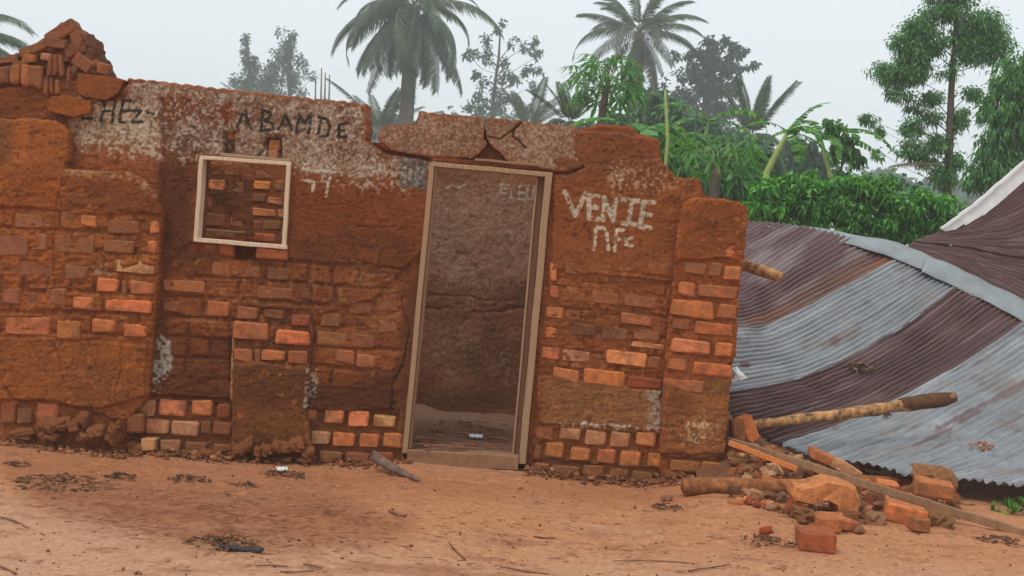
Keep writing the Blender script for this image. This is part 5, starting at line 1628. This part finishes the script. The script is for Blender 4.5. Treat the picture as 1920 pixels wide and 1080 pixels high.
def crown_cloud(ells, Y, leaf, wid, droop, pal, per, clump=0.3, depth=1.0, hang=0.2):
    """leaf clumps filling pixel ellipses at depth Y"""
    mpp = (Y - CAM[1]) / FPX
    Ps, Ds = [], []
    for e in ells:
        cu, cv, ru, rv = e[:4]; dens = e[4] if len(e) > 4 else 1.0
        n = int(per * dens * (ru * rv) / 900.0)
        if n < 4: n = 4
        nc = max(3, int(n / 26))
        cc = RNG.normal(0, 1, (nc, 3)); cc /= np.linalg.norm(cc, axis=1, keepdims=True); cc *= RNG.uniform(0.25, 0.95, (nc, 1)) ** 0.6
        k = RNG.integers(0, nc, n)
        off = RNG.normal(0, clump * 0.55, (n, 3))
        q = cc[k] + off
        c0 = at(cu, cv, Y)
        R = np.array([ru * mpp, (ru + rv) / 2 * mpp * depth, rv * mpp])
        Ps.append(c0 + q * R)
        d = off + RNG.normal(0, 0.25, (n, 3)) + np.array([0, 0, -hang])
        Ds.append(d / (np.linalg.norm(d, axis=1, keepdims=True) + 1e-9))
    P = np.concatenate(Ps); D = np.concatenate(Ds); n = len(P)
    return leaf_quads(P, D, leaf * RNG.uniform(0.6, 1.3, n), wid * RNG.uniform(0.7, 1.3, n), droop, rand_cols(n, pal))

def cloud_obj(name, parts, mat, parent):
    V = np.concatenate([p[0] for p in parts]); C = np.concatenate([p[2] for p in parts])
    F = []; k = 0
    for p in parts: F.append(p[1] + k); k += len(p[0])
    o = link(name, npmesh(name, V, np.concatenate(F), C), mat)
    if parent is not None: keep_world(o, parent)
    return o

def branches(root_px, Y, ells, r0, name, parent, mat, every=1, wig=0.06):
    """limbs from the trunk line (list of px points) out to each crown ellipse, one mesh"""
    V, F = [], []
    trunk = np.array(root_px, float)
    for i, e in enumerate(ells):
        if i % every: continue
        cu, cv = e[0], e[1]
        # attach lower on the trunk than the clump
        tv = min(max(cv + 28 + abs(cu - trunk[0, 0]) * 0.25, trunk[:, 1].min()), trunk[:, 1].max())
        o = np.argsort(trunk[:, 1]); tu = np.interp(tv, trunk[o, 1], trunk[o, 0])
        a = at(tu, tv, Y); b = at(cu, cv, Y + RNG.uniform(-0.5, 0.5) * e[2] * (Y - CAM[1]) / FPX)
        L = np.linalg.norm(b - a); n = 7
        base = len(V)
        bend = RNG.normal(0, wig * L, 3)
        for k in range(n):
            f = k / (n - 1)
            c = a * (1 - f) + b * f + bend * math.sin(math.pi * f) + np.array([0, 0, -0.06 * L * math.sin(math.pi * f)])
            r = r0 * (1 - 0.8 * f)
            for q in range(4):
                V.append(c + r * np.array([math.cos(q * 1.5708), math.sin(q * 1.5708) , 0.5 * math.sin(q * 1.5708)]))
        for k in range(n - 1):
            for q in range(4):
                F.append([base + 4 * k + q, base + 4 * k + (q + 1) % 4, base + 4 * (k + 1) + (q + 1) % 4, base + 4 * (k + 1) + q])
    o = link(name, npmesh(name, np.array(V), np.array(F)), mat, None, True)
    keep_world(o, parent)
    return o

def px_tree(name, label, cat, Y, trunk_px, r0, r1, ells, leaf, wid, droop, pal, per, group=None, bark=M_BARK, clump=0.3, every=1, hang=0.2, to_ground=True, br=0.25):
    base = at(trunk_px[0][0], trunk_px[0][1], Y)
    root = empty(name, (base[0], base[1], 0.0))
    tag(root, label, cat, group)
    pts = [at(p[0], p[1], Y) for p in trunk_px]
    if to_ground and pts[0][2] > 0.05:
        pts = [np.array([pts[0][0], pts[0][1], -0.1])] + pts
    n = len(pts)
    tube("trunk", pts, list(np.linspace(r0, r1, n)), bark, root, 10, 0.06, 5)
    branches(trunk_px, Y, ells, r0 * br, "branches", root, bark, every)
    cloud_obj("crown", [crown_cloud(ells, Y, leaf, wid, droop, pal, per, clump, 1.0, hang)], M_LEAF, root)
    return root

G1 = [(0.11, 0.26, 0.095), (0.14, 0.33, 0.125), (0.21, 0.43, 0.15), (0.075, 0.19, 0.08)]
GB = [(0.085, 0.25, 0.05), (0.13, 0.33, 0.08), (0.06, 0.18, 0.045), (0.22, 0.42, 0.11), (0.05, 0.14, 0.04)]
GD = [(0.045, 0.095, 0.075), (0.065, 0.125, 0.09), (0.085, 0.15, 0.10)]  # dusty bluish greens, some of the distance haze put into the leaf colour
GP = [(0.055, 0.095, 0.06), (0.08, 0.125, 0.07), (0.11, 0.145, 0.08)]

# big feathery tree on the right and its neighbour
E_R = [(1770, 22, 41, 22), (1762, -25, 34, 26), (1800, -20, 34, 26), (1725, 52, 33, 22), (1836, 48, 37, 33), (1703, 82, 37, 19), (1747, 75, 33, 26, .7), (1829, 89, 37, 30), (1662, 137, 33, 18),
       (1707, 133, 37, 26), (1718, 107, 33, 22), (1866, 85, 30, 33), (1800, 66, 22, 22, .6), (1688, 181, 28, 11, .6), (1747, 183, 28, 14, .8), (1821, 176, 26, 14, .7), (1710, 237, 22, 19, .9),
       (1633, 224, 18, 13, .7), (1650, 243, 12, 12, .7), (1748, 218, 22, 15, .7), (1714, 281, 30, 18, .9), (1762, 267, 26, 22, .8), (1799, 222, 18, 22), (1650, 285, 14, 10, .5), (1736, 300, 20, 16, .7),
       (1768, 330, 26, 24), (1672, 160, 22, 12, .5), (1780, 130, 22, 20, .4), (1790, 300, 18, 24, .8), (1715, 205, 20, 10, .6)]
T_R = [(1776, 362), (1778, 320), (1781, 250), (1783, 180), (1788, 110), (1792, 60), (1795, 0), (1792, -30)]
px_tree("feathery_tree", "tall feathery tree with a straight bare trunk rising at the right", "tree", 14.5, T_R, 0.10, 0.03, E_R, 0.088, 0.015, 0.35, G1, 1650, "trees right of the house", clump=0.37, hang=0.3, br=0.22)
E_R2 = [(1895, 150, 36, 40), (1880, 205, 40, 34), (1905, 255, 36, 44), (1868, 262, 34, 30), (1850, 310, 34, 30), (1890, 320, 40, 34), (1932, 190, 36, 60), (1945, 110, 30, 40), (1835, 335, 26, 22), (1915, 350, 30, 20)]
px_tree("bushy_tree", "dense bushy tree cut by the right edge behind the roof", "tree", 12.5, [(1905, 420), (1900, 330), (1902, 220), (1908, 130)], 0.09, 0.03, E_R2, 0.13, 0.021, 0.4, G1 + GB[:1], 640, "trees right of the house", clump=0.32, hang=0.5)

# ---- coconut palms
def frond_mesh(L, elev, sag, nleaf, leaflen, pal, seed, hangf=0.8, wid=0.032):
    """one frond along +X, arching down; rachis strip and two rows of leaflets"""
    r = np.random.default_rng(seed)
    n = 24
    pts = [np.zeros(3)]; ang = elev
    for i in range(n):
        ang -= sag / n * (0.5 + 1.0 * i / n)
        pts.append(pts[-1] + np.array([math.cos(ang), 0, math.sin(ang)]) * L / n)
    pts = np.array(pts)
    V, F, C = [], [], []
    rc = np.array([0.16, 0.19, 0.08])
    for i in range(n):
        w = 0.035 * (1 - i / n) + 0.006; w2 = 0.035 * (1 - (i + 1) / n) + 0.006
        k = len(V)
        V += [pts[i] + (0, w, 0), pts[i] - (0, w, 0), pts[i + 1] - (0, w2, 0), pts[i + 1] + (0, w2, 0)]
        F.append([k, k + 1, k + 2, k + 3]); C += [rc] * 4
    for i in range(nleaf):
        f = 0.14 + 0.86 * i / (nleaf - 1)
        q = f * n; a = int(min(q, n - 1)); p = pts[a] * (1 - (q - a)) + pts[a + 1] * (q - a)
        t = pts[min(a + 1, n)] - pts[a]; t = t / np.linalg.norm(t)
        ll = leaflen * (0.35 + 0.65 * math.sin(math.pi * min(1, f * 0.85 + 0.12))) * r.uniform(0.8, 1.1)
        for s in (-1, 1):
            d = t * 0.55 + np.array([0, s * 0.75, 0]) + np.array([0, 0, -hangf * r.uniform(0.5, 1.1)])
            d /= np.linalg.norm(d)
            d2 = d + np.array([0, 0, -0.55]); d2 /= np.linalg.norm(d2)
            m = p + d * ll * 0.5; e = m + d2 * ll * 0.5
            wv_ = t * wid
            k = len(V)
            V += [p - wv_ * .5, p + wv_ * .5, m + wv_, m - wv_, e]
            F.append([k, k + 1, k + 2, k + 3]); F.append([k + 3, k + 2, k + 4, k + 4])
            c = np.array(pal[r.integers(len(pal))]) * r.uniform(0.8, 1.25)
            C += [c] * 5
    V = np.array(V); C = np.array(C)
    me = bpy.data.meshes.new("frond")
    me.from_pydata([tuple(v) for v in V], [], [f if f[2] != f[3] else f[:3] for f in F])
    a = me.color_attributes.new("Col", 'FLOAT_COLOR', 'POINT')
    cc = np.ones((len(V), 4), np.float32); cc[:, :3] = C
    a.data.foreach_set("color", cc.ravel())
    me.materials.append(M_FROND)
    return me
DRY = [(0.16, 0.12, 0.07), (0.12, 0.09, 0.055), (0.2, 0.15, 0.09)]
FR = {'up': [frond_mesh(4.6, 0, 0.9, 84, 0.9, GP, 31), frond_mesh(4.4, 0, 1.2, 84, 0.9, GP, 32)],
      'mid': [frond_mesh(4.8, 0, 1.6, 84, 1.0, GP, 33), frond_mesh(4.6, 0, 1.9, 84, 1.0, GP, 34)],
      'low': [frond_mesh(4.6, 0, 0.9, 84, 0.9500000000000001, GP, 35), frond_mesh(4.4, 0, 0.7, 60, 0.8, GP + DRY[:1], 36)],
      'dry': [frond_mesh(4.2, 0, 0.4, 50, 0.6, DRY, 37, 1.2)],
      'big': [frond_mesh(4.6, 0, 0.5, 64, 0.8, GP, 38, 0.25), frond_mesh(4.4, 0, 0.3, 64, 0.8, GP, 39, 0.15)]}
def palm(label, u, v, Y, scale, specs, trunk_r=0.2, lean=(0, 0), group="coconut palms behind the house", base_v=None, name="coconut_palm"):
    c = at(u, v, Y)
    root = empty(name, (c[0] - lean[0], c[1] - lean[1], 0))
    tag(root, label, "palm tree", group)
    if trunk_r > 0:
        b = np.array([c[0] - lean[0], c[1] - lean[1], -0.2])
        pts = [b * (1 - f) + c * f + np.array([lean[0] * 0.2 * math.sin(math.pi * f), 0, 0]) for f in np.linspace(0, 1, 14)]
        tube("trunk", pts, [trunk_r * (1.35 - 0.5 * f + (0.06 if i % 2 else 0)) for i, f in enumerate(np.linspace(0, 1, 14))], M_PALMBARK, root, 12, 0.04, 3)
    for kind, az, el, k in specs:
        o = bpy.data.objects.new("frond", random.choice(FR[kind]))
        COL.objects.link(o)
        o.parent = root
        o.location = c - np.array(root.location)
        o.rotation_euler = (random.uniform(-.5, .5), -math.radians(el), math.radians(az))
        s = scale * k * random.uniform(0.78, 1.1)
        o.scale = (s, s, s)
    return root
def ringspec(kind, n, el, k, jit=8, a0=0):
    return [(kind, a0 + i * 360 / n + random.uniform(-jit, jit) * 2, el + random.uniform(-jit, jit), k) for i in range(n)]
palm("left coconut palm with drooping fronds and a shaggy trunk", 776, 10, 60, 1.2,
     ringspec('mid', 6, 40, 1.0) + ringspec('mid', 8, 14, 1.05, 8, 20) + ringspec('mid', 10, -10, 1.1, 7, 5) + ringspec('low', 11, -32, 1.1, 7, 25) + ringspec('low', 9, -54, 1.05, 6, 10) + ringspec('dry', 4, -74, 0.8, 6) + ringspec('up', 4, 68, .9),
     0.42, (-0.2, 0))
palm("right coconut palm with fronds spread like a fan and long hanging dead leaves", 1198, 62, 64, 1.16,
     ringspec('up', 6, 62, 1.0) + ringspec('up', 7, 34, 1.0, 8, 15) + ringspec('mid', 6, 16, 1.0, 7, 0) + ringspec('low', 5, -36, 0.9, 7, 25) + ringspec('dry', 4, -66, 1.0, 6) + ringspec('low', 5, -76, 1.2, 5, 20),
     0.36, (0.2, 0))
for u, v, Y, k, lab, el in [(1408, 262, 36, 0.6, "young palm with upright fronds right of the mango tree", 66), (990, 240, 60, 0.75, "low young palm behind the wall top between the two coconut palms", 40),
                            (1068, 232, 20, 0.28, "tiny green palm tip just above the wall left of the papaya", 50), (715, 250, 62, 1.0, "low hazy palm in the gap of the broken wall top", 35), (455, 190, 90, 0.6, "small palm at the foot of the pointed trees", 30)]:
    palm(lab, u, v, Y, k, ringspec('big', 6, el, 1.0, 8) + ringspec('big', 4, el + 16, 1.0, 6, 30) + ringspec('mid', 5, el - 30, .9), 0.12, (0, 0), "young palms behind the wall")
palm("palm whose frond tips reach in at the upper left edge", -75, 70, 30, 0.75, ringspec('mid', 8, 5, 1.0) + ringspec('mid', 7, 35, 1.0, 8, 20), 0.18, (0, 0), "coconut palms behind the house")

# ---- papaya trees with lobed leaves on long stalks
def lobed_leaf(seed, lobes=9, pal=GB):
    r = np.random.default_rng(seed)
    V = [np.zeros(3)]; F = []; C = [np.array(pal[0])]
    for i in range(lobes):
        a = -2.5 + 5.0 * i / (lobes - 1)
        L = (0.30 + 0.10 * math.cos(a)) * r.uniform(0.85, 1.1)
        for da, f, z in ((-0.17, 0.55, -0.02), (0, 1.0, -0.10), (0.17, 0.55, -0.02)):
            V.append(np.array([math.cos(a + da) * L * f, math.sin(a + da) * L * f, z - 0.10 * f * f]))
            C.append(np.array(pal[r.integers(len(pal))]))
        k = len(V) - 3
        F.append([0, k, k + 1, k + 2])
    me = npmesh("leaf", np.array(V), np.array(F), np.array(C)); me.materials.append(M_LEAF)
    return me
LL = [lobed_leaf(51), lobed_leaf(52), lobed_leaf(53, 9, G1)]
def papaya(label, u, v, Y, scale, n, trunk_to, spread=0.8, thin=False):
    c = at(u, v, Y)
    root = empty("papaya_tree", (c[0], c[1], 0)); tag(root, label, "papaya tree", "papaya trees behind the wall")
    b = at(trunk_to[0], trunk_to[1], Y); b2 = np.array([b[0], b[1], -0.1])
    tube("trunk", [b2, b, (b + c) / 2, c], [0.09, 0.08, 0.07, 0.05], M_PALMBARK, root, 8, 0.05, 4)
    V, F = [], []
    for i in range(n):
        az = i * 2.39996 + random.uniform(-.2, .2); el = random.uniform(-0.35, 1.05) if not thin else random.uniform(-0.2, 0.9)
        L = spread * random.uniform(0.65, 1.1) * scale
        p = c + np.array([math.cos(az) * math.cos(el), math.sin(az) * math.cos(el), math.sin(el)]) * L + np.array([0, 0, -0.08])
        o = bpy.data.objects.new("leaf", random.choice(LL)); COL.objects.link(o); o.parent = root
        o.location = p - np.array(root.location); o.rotation_euler = (random.uniform(-.3, .3), 0.35 - el * 0.5 + random.uniform(-.2, .3), az)
        s = scale * random.uniform(0.8, 1.15); o.scale = (s, s, s)
        k = len(V); s_ = np.array([-math.sin(az), math.cos(az), 0]) * 0.011
        c0 = c + np.array([0, 0, -random.random() * 0.25]); m = (c0 + p) / 2 + np.array([0, 0, 0.06])
        up = np.array([0, 0, 0.012])
        V += [c0 + s_, c0 - s_, m - s_, m + s_, p - s_ * .6, p + s_ * .6, c0 + up, m + up, p + up]
        F += [[k, k + 1, k + 2, k + 3], [k + 3, k + 2, k + 4, k + 5], [k, k + 3, k + 7, k + 6], [k + 3, k + 5, k + 8, k + 7]]
    o = link("leaf_stalks", npmesh("leaf_stalks", np.array(V), np.array(F)), M_STALK); keep_world(o, root)
    return root
papaya("papaya tree with bright leaves in front of the right coconut palm", 1138, 160, 12.5, 1.05, 40, (1126, 235), 0.66)
papaya("slender papaya with thin spreading leaves behind the broken wall end", 1346, 296, 9.0, 0.85, 24, (1338, 372), 0.62, True)
papaya("papaya crown low behind the wall right of the yellow green stem", 1290, 300, 13.0, 1.1, 20, (1290, 360), 0.7)

# ---- banana plants
def banana_leaf(L, w, sag, seed, pal):
    r = np.random.default_rng(seed); n = 16; V, F, C = [], [], []
    p = np.zeros(3); ang = 0.0
    rows = []
    for i in range(n + 1):
        f = i / n; ww = w * math.sin(math.pi * min(1, 0.08 + f * 0.92)) ** 0.6
        rows.append((p.copy(), ww, ang)); ang -= sag / n * (0.4 + 1.2 * f); p = p + np.array([math.cos(ang), 0, math.sin(ang)]) * L / n
    for i in range(n):
        (a, wa, _), (b, wb, _) = rows[i], rows[i + 1]
        for s in (-1, 1):
            tear = r.uniform(0, 0.5) * (b - a); dr = -0.5 * wa * r.uniform(0.2, 1.0)
            k = len(V); col = np.array(pal[r.integers(len(pal))])
            V += [a, b, b - tear + np.array([0, s * wb, dr]), a + tear * .3 + np.array([0, s * wa, dr])]
            F.append([k, k + 1, k + 2, k + 3]); C += [col] * 4
    me = npmesh("leaf", np.array(V), np.array(F), np.array(C)); me.materials.append(M_LEAF); return me
BL = [banana_leaf(1.5, 0.2, 1.6, 61, GB), banana_leaf(1.4, 0.19, 2.2, 62, G1 + GB), banana_leaf(1.3, 0.16, 1.0, 63, GB)]
def banana(label, base, top, Y, leaves, r=0.09, k=1.0):
    b = at(base[0], base[1], Y); t = at(top[0], top[1], Y)
    root = empty("banana_plant", (b[0], b[1], 0)); tag(root, label, "banana plant", "banana plants behind the house")
    tube("stem", [np.array([b[0], b[1], -0.1]), b, (b + t) / 2, t], [r * 1.2, r, r * .85, r * .5], M_STALK, root, 8, 0.03, 6)
    for az, el, s in leaves:
        o = bpy.data.objects.new("leaf", random.choice(BL)); COL.objects.link(o); o.parent = root
        o.location = t - np.array(root.location); o.rotation_euler = (random.uniform(-.3, .3), -math.radians(el), math.radians(az)); s *= k; o.scale = (s, s, s)
banana("leaning banana plant with tattered leaves beside the dark round tree", (1438, 322), (1478, 246), 11.0, [(10, 60, .75), (5, 20, 1.0), (-20, -5, .8), (160, 35, .6), (40, 50, .7), (60, 10, .8), (-60, 20, .7)], 0.06)
banana("banana plant whose torn leaf droops before the pale sky", (1560, 340), (1538, 256), 12.0, [(0, 30, 1.0), (-12, 12, .9), (20, 45, .8), (150, 30, .7), (-70, 10, .6), (75, 20, .6)], 0.05)
banana("leafless banana stump, a bright yellow green post behind the wall", (1252, 262), (1247, 168), 8.5, [], 0.028)
banana("banana plant arching a long leaf over the wall by the papaya", (1215, 300), (1206, 246), 11.0, [(175, 28, 1.1), (20, 40, .8), (100, 40, .8), (-90, 20, .8), (190, 5, .9), (0, 8, .8)], 0.06)
banana("banana plant low behind the wall with leaves curving right", (1300, 330), (1330, 225), 14.0, [(0, 40, 1.0), (180, 40, .9), (10, 10, .9), (200, 10, .8)], 0.04)

# ---- far trees
E_A = [(462, 85, 8, 22, 1), (470, 125, 17, 26, 1.2), (478, 160, 30, 26, 1.2), (448, 152, 16, 18, .9), (500, 150, 20, 24, 1), (484, 185, 40, 20, 1.2)]
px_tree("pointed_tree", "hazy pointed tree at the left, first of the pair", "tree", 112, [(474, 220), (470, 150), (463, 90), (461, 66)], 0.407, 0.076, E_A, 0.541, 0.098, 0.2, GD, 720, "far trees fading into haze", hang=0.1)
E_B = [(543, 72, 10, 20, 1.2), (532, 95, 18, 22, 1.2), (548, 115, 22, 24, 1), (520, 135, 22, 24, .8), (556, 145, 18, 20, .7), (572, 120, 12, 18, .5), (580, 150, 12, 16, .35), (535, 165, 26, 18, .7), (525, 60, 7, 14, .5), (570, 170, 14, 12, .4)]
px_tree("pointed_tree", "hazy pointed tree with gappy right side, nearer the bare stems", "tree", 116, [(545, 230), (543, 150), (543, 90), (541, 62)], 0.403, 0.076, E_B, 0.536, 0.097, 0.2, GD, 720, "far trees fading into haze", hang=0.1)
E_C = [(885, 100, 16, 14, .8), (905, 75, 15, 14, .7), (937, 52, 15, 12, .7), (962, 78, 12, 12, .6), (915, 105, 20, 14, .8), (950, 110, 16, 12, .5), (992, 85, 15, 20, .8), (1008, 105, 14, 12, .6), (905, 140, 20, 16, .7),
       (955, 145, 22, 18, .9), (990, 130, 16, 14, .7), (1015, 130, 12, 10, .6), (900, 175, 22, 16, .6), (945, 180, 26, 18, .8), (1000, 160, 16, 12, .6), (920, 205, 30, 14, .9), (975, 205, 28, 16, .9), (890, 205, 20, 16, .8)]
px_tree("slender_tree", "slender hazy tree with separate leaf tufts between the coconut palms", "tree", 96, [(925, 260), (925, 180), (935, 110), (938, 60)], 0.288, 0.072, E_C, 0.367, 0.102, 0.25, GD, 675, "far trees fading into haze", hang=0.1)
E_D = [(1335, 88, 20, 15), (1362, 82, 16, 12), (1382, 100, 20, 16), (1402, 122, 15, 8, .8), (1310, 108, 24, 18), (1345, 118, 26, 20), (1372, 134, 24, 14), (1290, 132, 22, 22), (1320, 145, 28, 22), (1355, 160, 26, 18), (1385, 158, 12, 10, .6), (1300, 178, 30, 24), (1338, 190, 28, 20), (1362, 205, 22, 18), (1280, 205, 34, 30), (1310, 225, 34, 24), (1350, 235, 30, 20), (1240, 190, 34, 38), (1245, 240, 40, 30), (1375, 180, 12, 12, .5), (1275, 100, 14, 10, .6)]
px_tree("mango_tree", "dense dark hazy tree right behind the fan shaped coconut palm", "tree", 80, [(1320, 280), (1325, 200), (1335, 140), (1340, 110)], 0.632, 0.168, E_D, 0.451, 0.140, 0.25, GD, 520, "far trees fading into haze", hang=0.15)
E_E = [(1505, 285, 40, 26), (1480, 305, 34, 26), (1535, 310, 34, 22), (1510, 325, 50, 22), (1465, 330, 30, 22)]
px_tree("round_tree", "dark round tree behind the banana plants", "tree", 34, [(1508, 350), (1508, 320), (1507, 300)], 0.283, 0.113, E_E, 0.260, 0.065, 0.5, GD, 600, "trees behind the collapsed roof", hang=0.6)
E_F = [(1555, 228, 16, 12, .9), (1575, 262, 22, 16, 1), (1600, 275, 16, 14, 1), (1605, 295, 14, 16, .9), (1560, 285, 12, 12, .8), (1590, 325, 22, 14, .9), (1580, 240, 14, 10, .6)]
px_tree("small_tree", "small leafy tree leaning between banana plants and the feathery tree", "tree", 12, [(1572, 400), (1576, 340), (1580, 290), (1572, 240)], 0.035, 0.012, E_F, 0.17, 0.045, 0.4, G1, 230, "trees behind the collapsed roof", hang=0.4)
E_G = [(1655, 330, 22, 12), (1640, 345, 30, 12), (1700, 345, 30, 10, .7), (1600, 345, 24, 12)]
px_tree("dark_bush", "dark bush behind the bright leafy bed", "bush", 18, [(1655, 380), (1655, 340)], 0.06, 0.03, E_G, 0.22, 0.05, 0.4, GD + G1, 260, "trees behind the collapsed roof", hang=0.3)
for u0, v0, v1, lab in [(601, 230, 128, "tallest bare stem right of the pointed trees"), (616, 230, 140, "bare stem second in the row right of the pointed trees"), (590, 230, 150, "forked bare stem nearest the pointed trees"), (608, 230, 136, "thin bare stem between the two tallest ones")]:
    b = at(u0, v0, 90); t = at(u0 + 2, v1, 90)
    o = tube("bare_stem", [np.array([b[0], b[1], -0.1]), b, t], [0.15, 0.12, 0.05], M_BARK, None, 6, 0.05, 3)
    tag(o, lab, "bare stem", "bare stems in the haze")
# understorey seen through the crowns and over the broken wall end
def mass(name, ells, Y, leaf, wid, droop, pal, per, label, cat, hang=0.3, depth=1.0):
    o = cloud_obj(name, [crown_cloud(ells, Y, leaf, wid, droop, pal, per, 0.3, depth, hang)], M_LEAF, None)
    return tag(o, label, cat, kind="stuff")
mass("green_thicket", [(1265, 300, 40, 30), (1310, 330, 46, 30), (1380, 330, 50, 32), (1290, 265, 36, 22), (1400, 290, 36, 22), (1430, 345, 40, 24), (1250, 270, 24, 26), (1365, 375, 60, 26), (1300, 370, 40, 30), (1200, 262, 40, 18), (1420, 380, 44, 30)],
     12.5, 0.24, 0.05, 0.4, G1 + GB[:1], 260, "thicket of mixed green leaves behind the broken wall end", "thicket")
mass("mid_thicket", [(1150, 235, 50, 26), (1210, 250, 50, 30), (1270, 225, 40, 34), (1330, 265, 46, 34), (1390, 285, 44, 34), (1100, 250, 40, 18), (1300, 300, 60, 34), (1440, 310, 30, 26), (1225, 205, 34, 30)],
     30, 0.3, 0.07, 0.4, G1[:2] + GD, 420, "dense mid green growth behind the banana and papaya plants", "thicket")
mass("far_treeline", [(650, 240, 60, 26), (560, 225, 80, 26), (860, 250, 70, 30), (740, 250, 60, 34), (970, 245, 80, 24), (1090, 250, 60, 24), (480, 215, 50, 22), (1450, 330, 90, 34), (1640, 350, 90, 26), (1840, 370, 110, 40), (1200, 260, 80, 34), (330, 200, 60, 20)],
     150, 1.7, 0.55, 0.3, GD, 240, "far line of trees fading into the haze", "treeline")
bed = [(1430 + 26 * i, 352 + 8 * math.sin(i * 1.7), 24, 20) for i in range(16)] + [(1420 + 30 * i, 385 + 6 * math.sin(i * 2.3), 28, 22) for i in range(14)] + [(1450 + 34 * i, 420 + 5 * math.sin(i), 30, 18) for i in range(12)]
bed += [(1600 + 26 * i, 441, 24, 12) for i in range(8)]
bed = [e for e in bed if e[1] > np.interp(e[0], [1420, 1560, 1700, 1830], [345, 340, 358, 385])]
GL = [(0.10, 0.34, 0.055), (0.16, 0.46, 0.08), (0.07, 0.24, 0.045), (0.24, 0.55, 0.12), (0.06, 0.18, 0.05)]
for i in range(26):
    e = random.choice(bed); bed.append((e[0] + random.uniform(-20, 20), e[1] - random.uniform(6, 22), random.uniform(6, 13), random.uniform(7, 15), 1.2))
mass("leafy_bed", bed, 8.0, 0.11, 0.022, 0.4, GL, 430, "bed of bright green cassava leaves behind the roof", "leafy bed", 0.15, 1.6)
# dried palm frond hanging in front of the right trees
o = bpy.data.objects.new("fallen_frond", FR['dry'][0]); COL.objects.link(o)
o.location = at(1772, 306, 13.5); o.rotation_euler = (0.2, math.radians(-2), math.radians(182)); o.scale = (0.26,) * 3
tag(o, "dry palm frond hanging to the left of the bare trunk", "palm frond")
# weeds by the void at the right
mass("weeds", [(1895, 955, 22, 10), (1925, 952, 20, 12), (1870, 962, 14, 6)], float(G(1900, 965)[1]) + 0.05, 0.08, 0.012, 0.2, GB, 160, "green weeds under the roof edge at the right", "weeds", -0.6)

# ------------------------------------------------------------------ haze
def haze():
    bm = bmesh.new(); bmesh.ops.create_cube(bm, size=1.0)
    for v in bm.verts:
        v.co = Vector((v.co.x * 900, 145 + v.co.y * 410, -1.4 + (v.co.z + 0.5) * 36))
    m = bpy.data.materials.new("haze"); m.use_nodes = True; t = m.node_tree; t.nodes.clear()
    out = t.nodes.new("ShaderNodeOutputMaterial"); vol = t.nodes.new("ShaderNodeVolumePrincipled")
    vol.inputs["Color"].default_value = (0.93, 0.97, 1.0, 1); vol.inputs["Density"].default_value = 0.0024
    vol.inputs["Anisotropy"].default_value = 0.0
    t.links.new(vol.outputs[0], out.inputs["Volume"])
    o = from_bm("haze", bm, m)
    tag(o, kind="stuff")
haze()
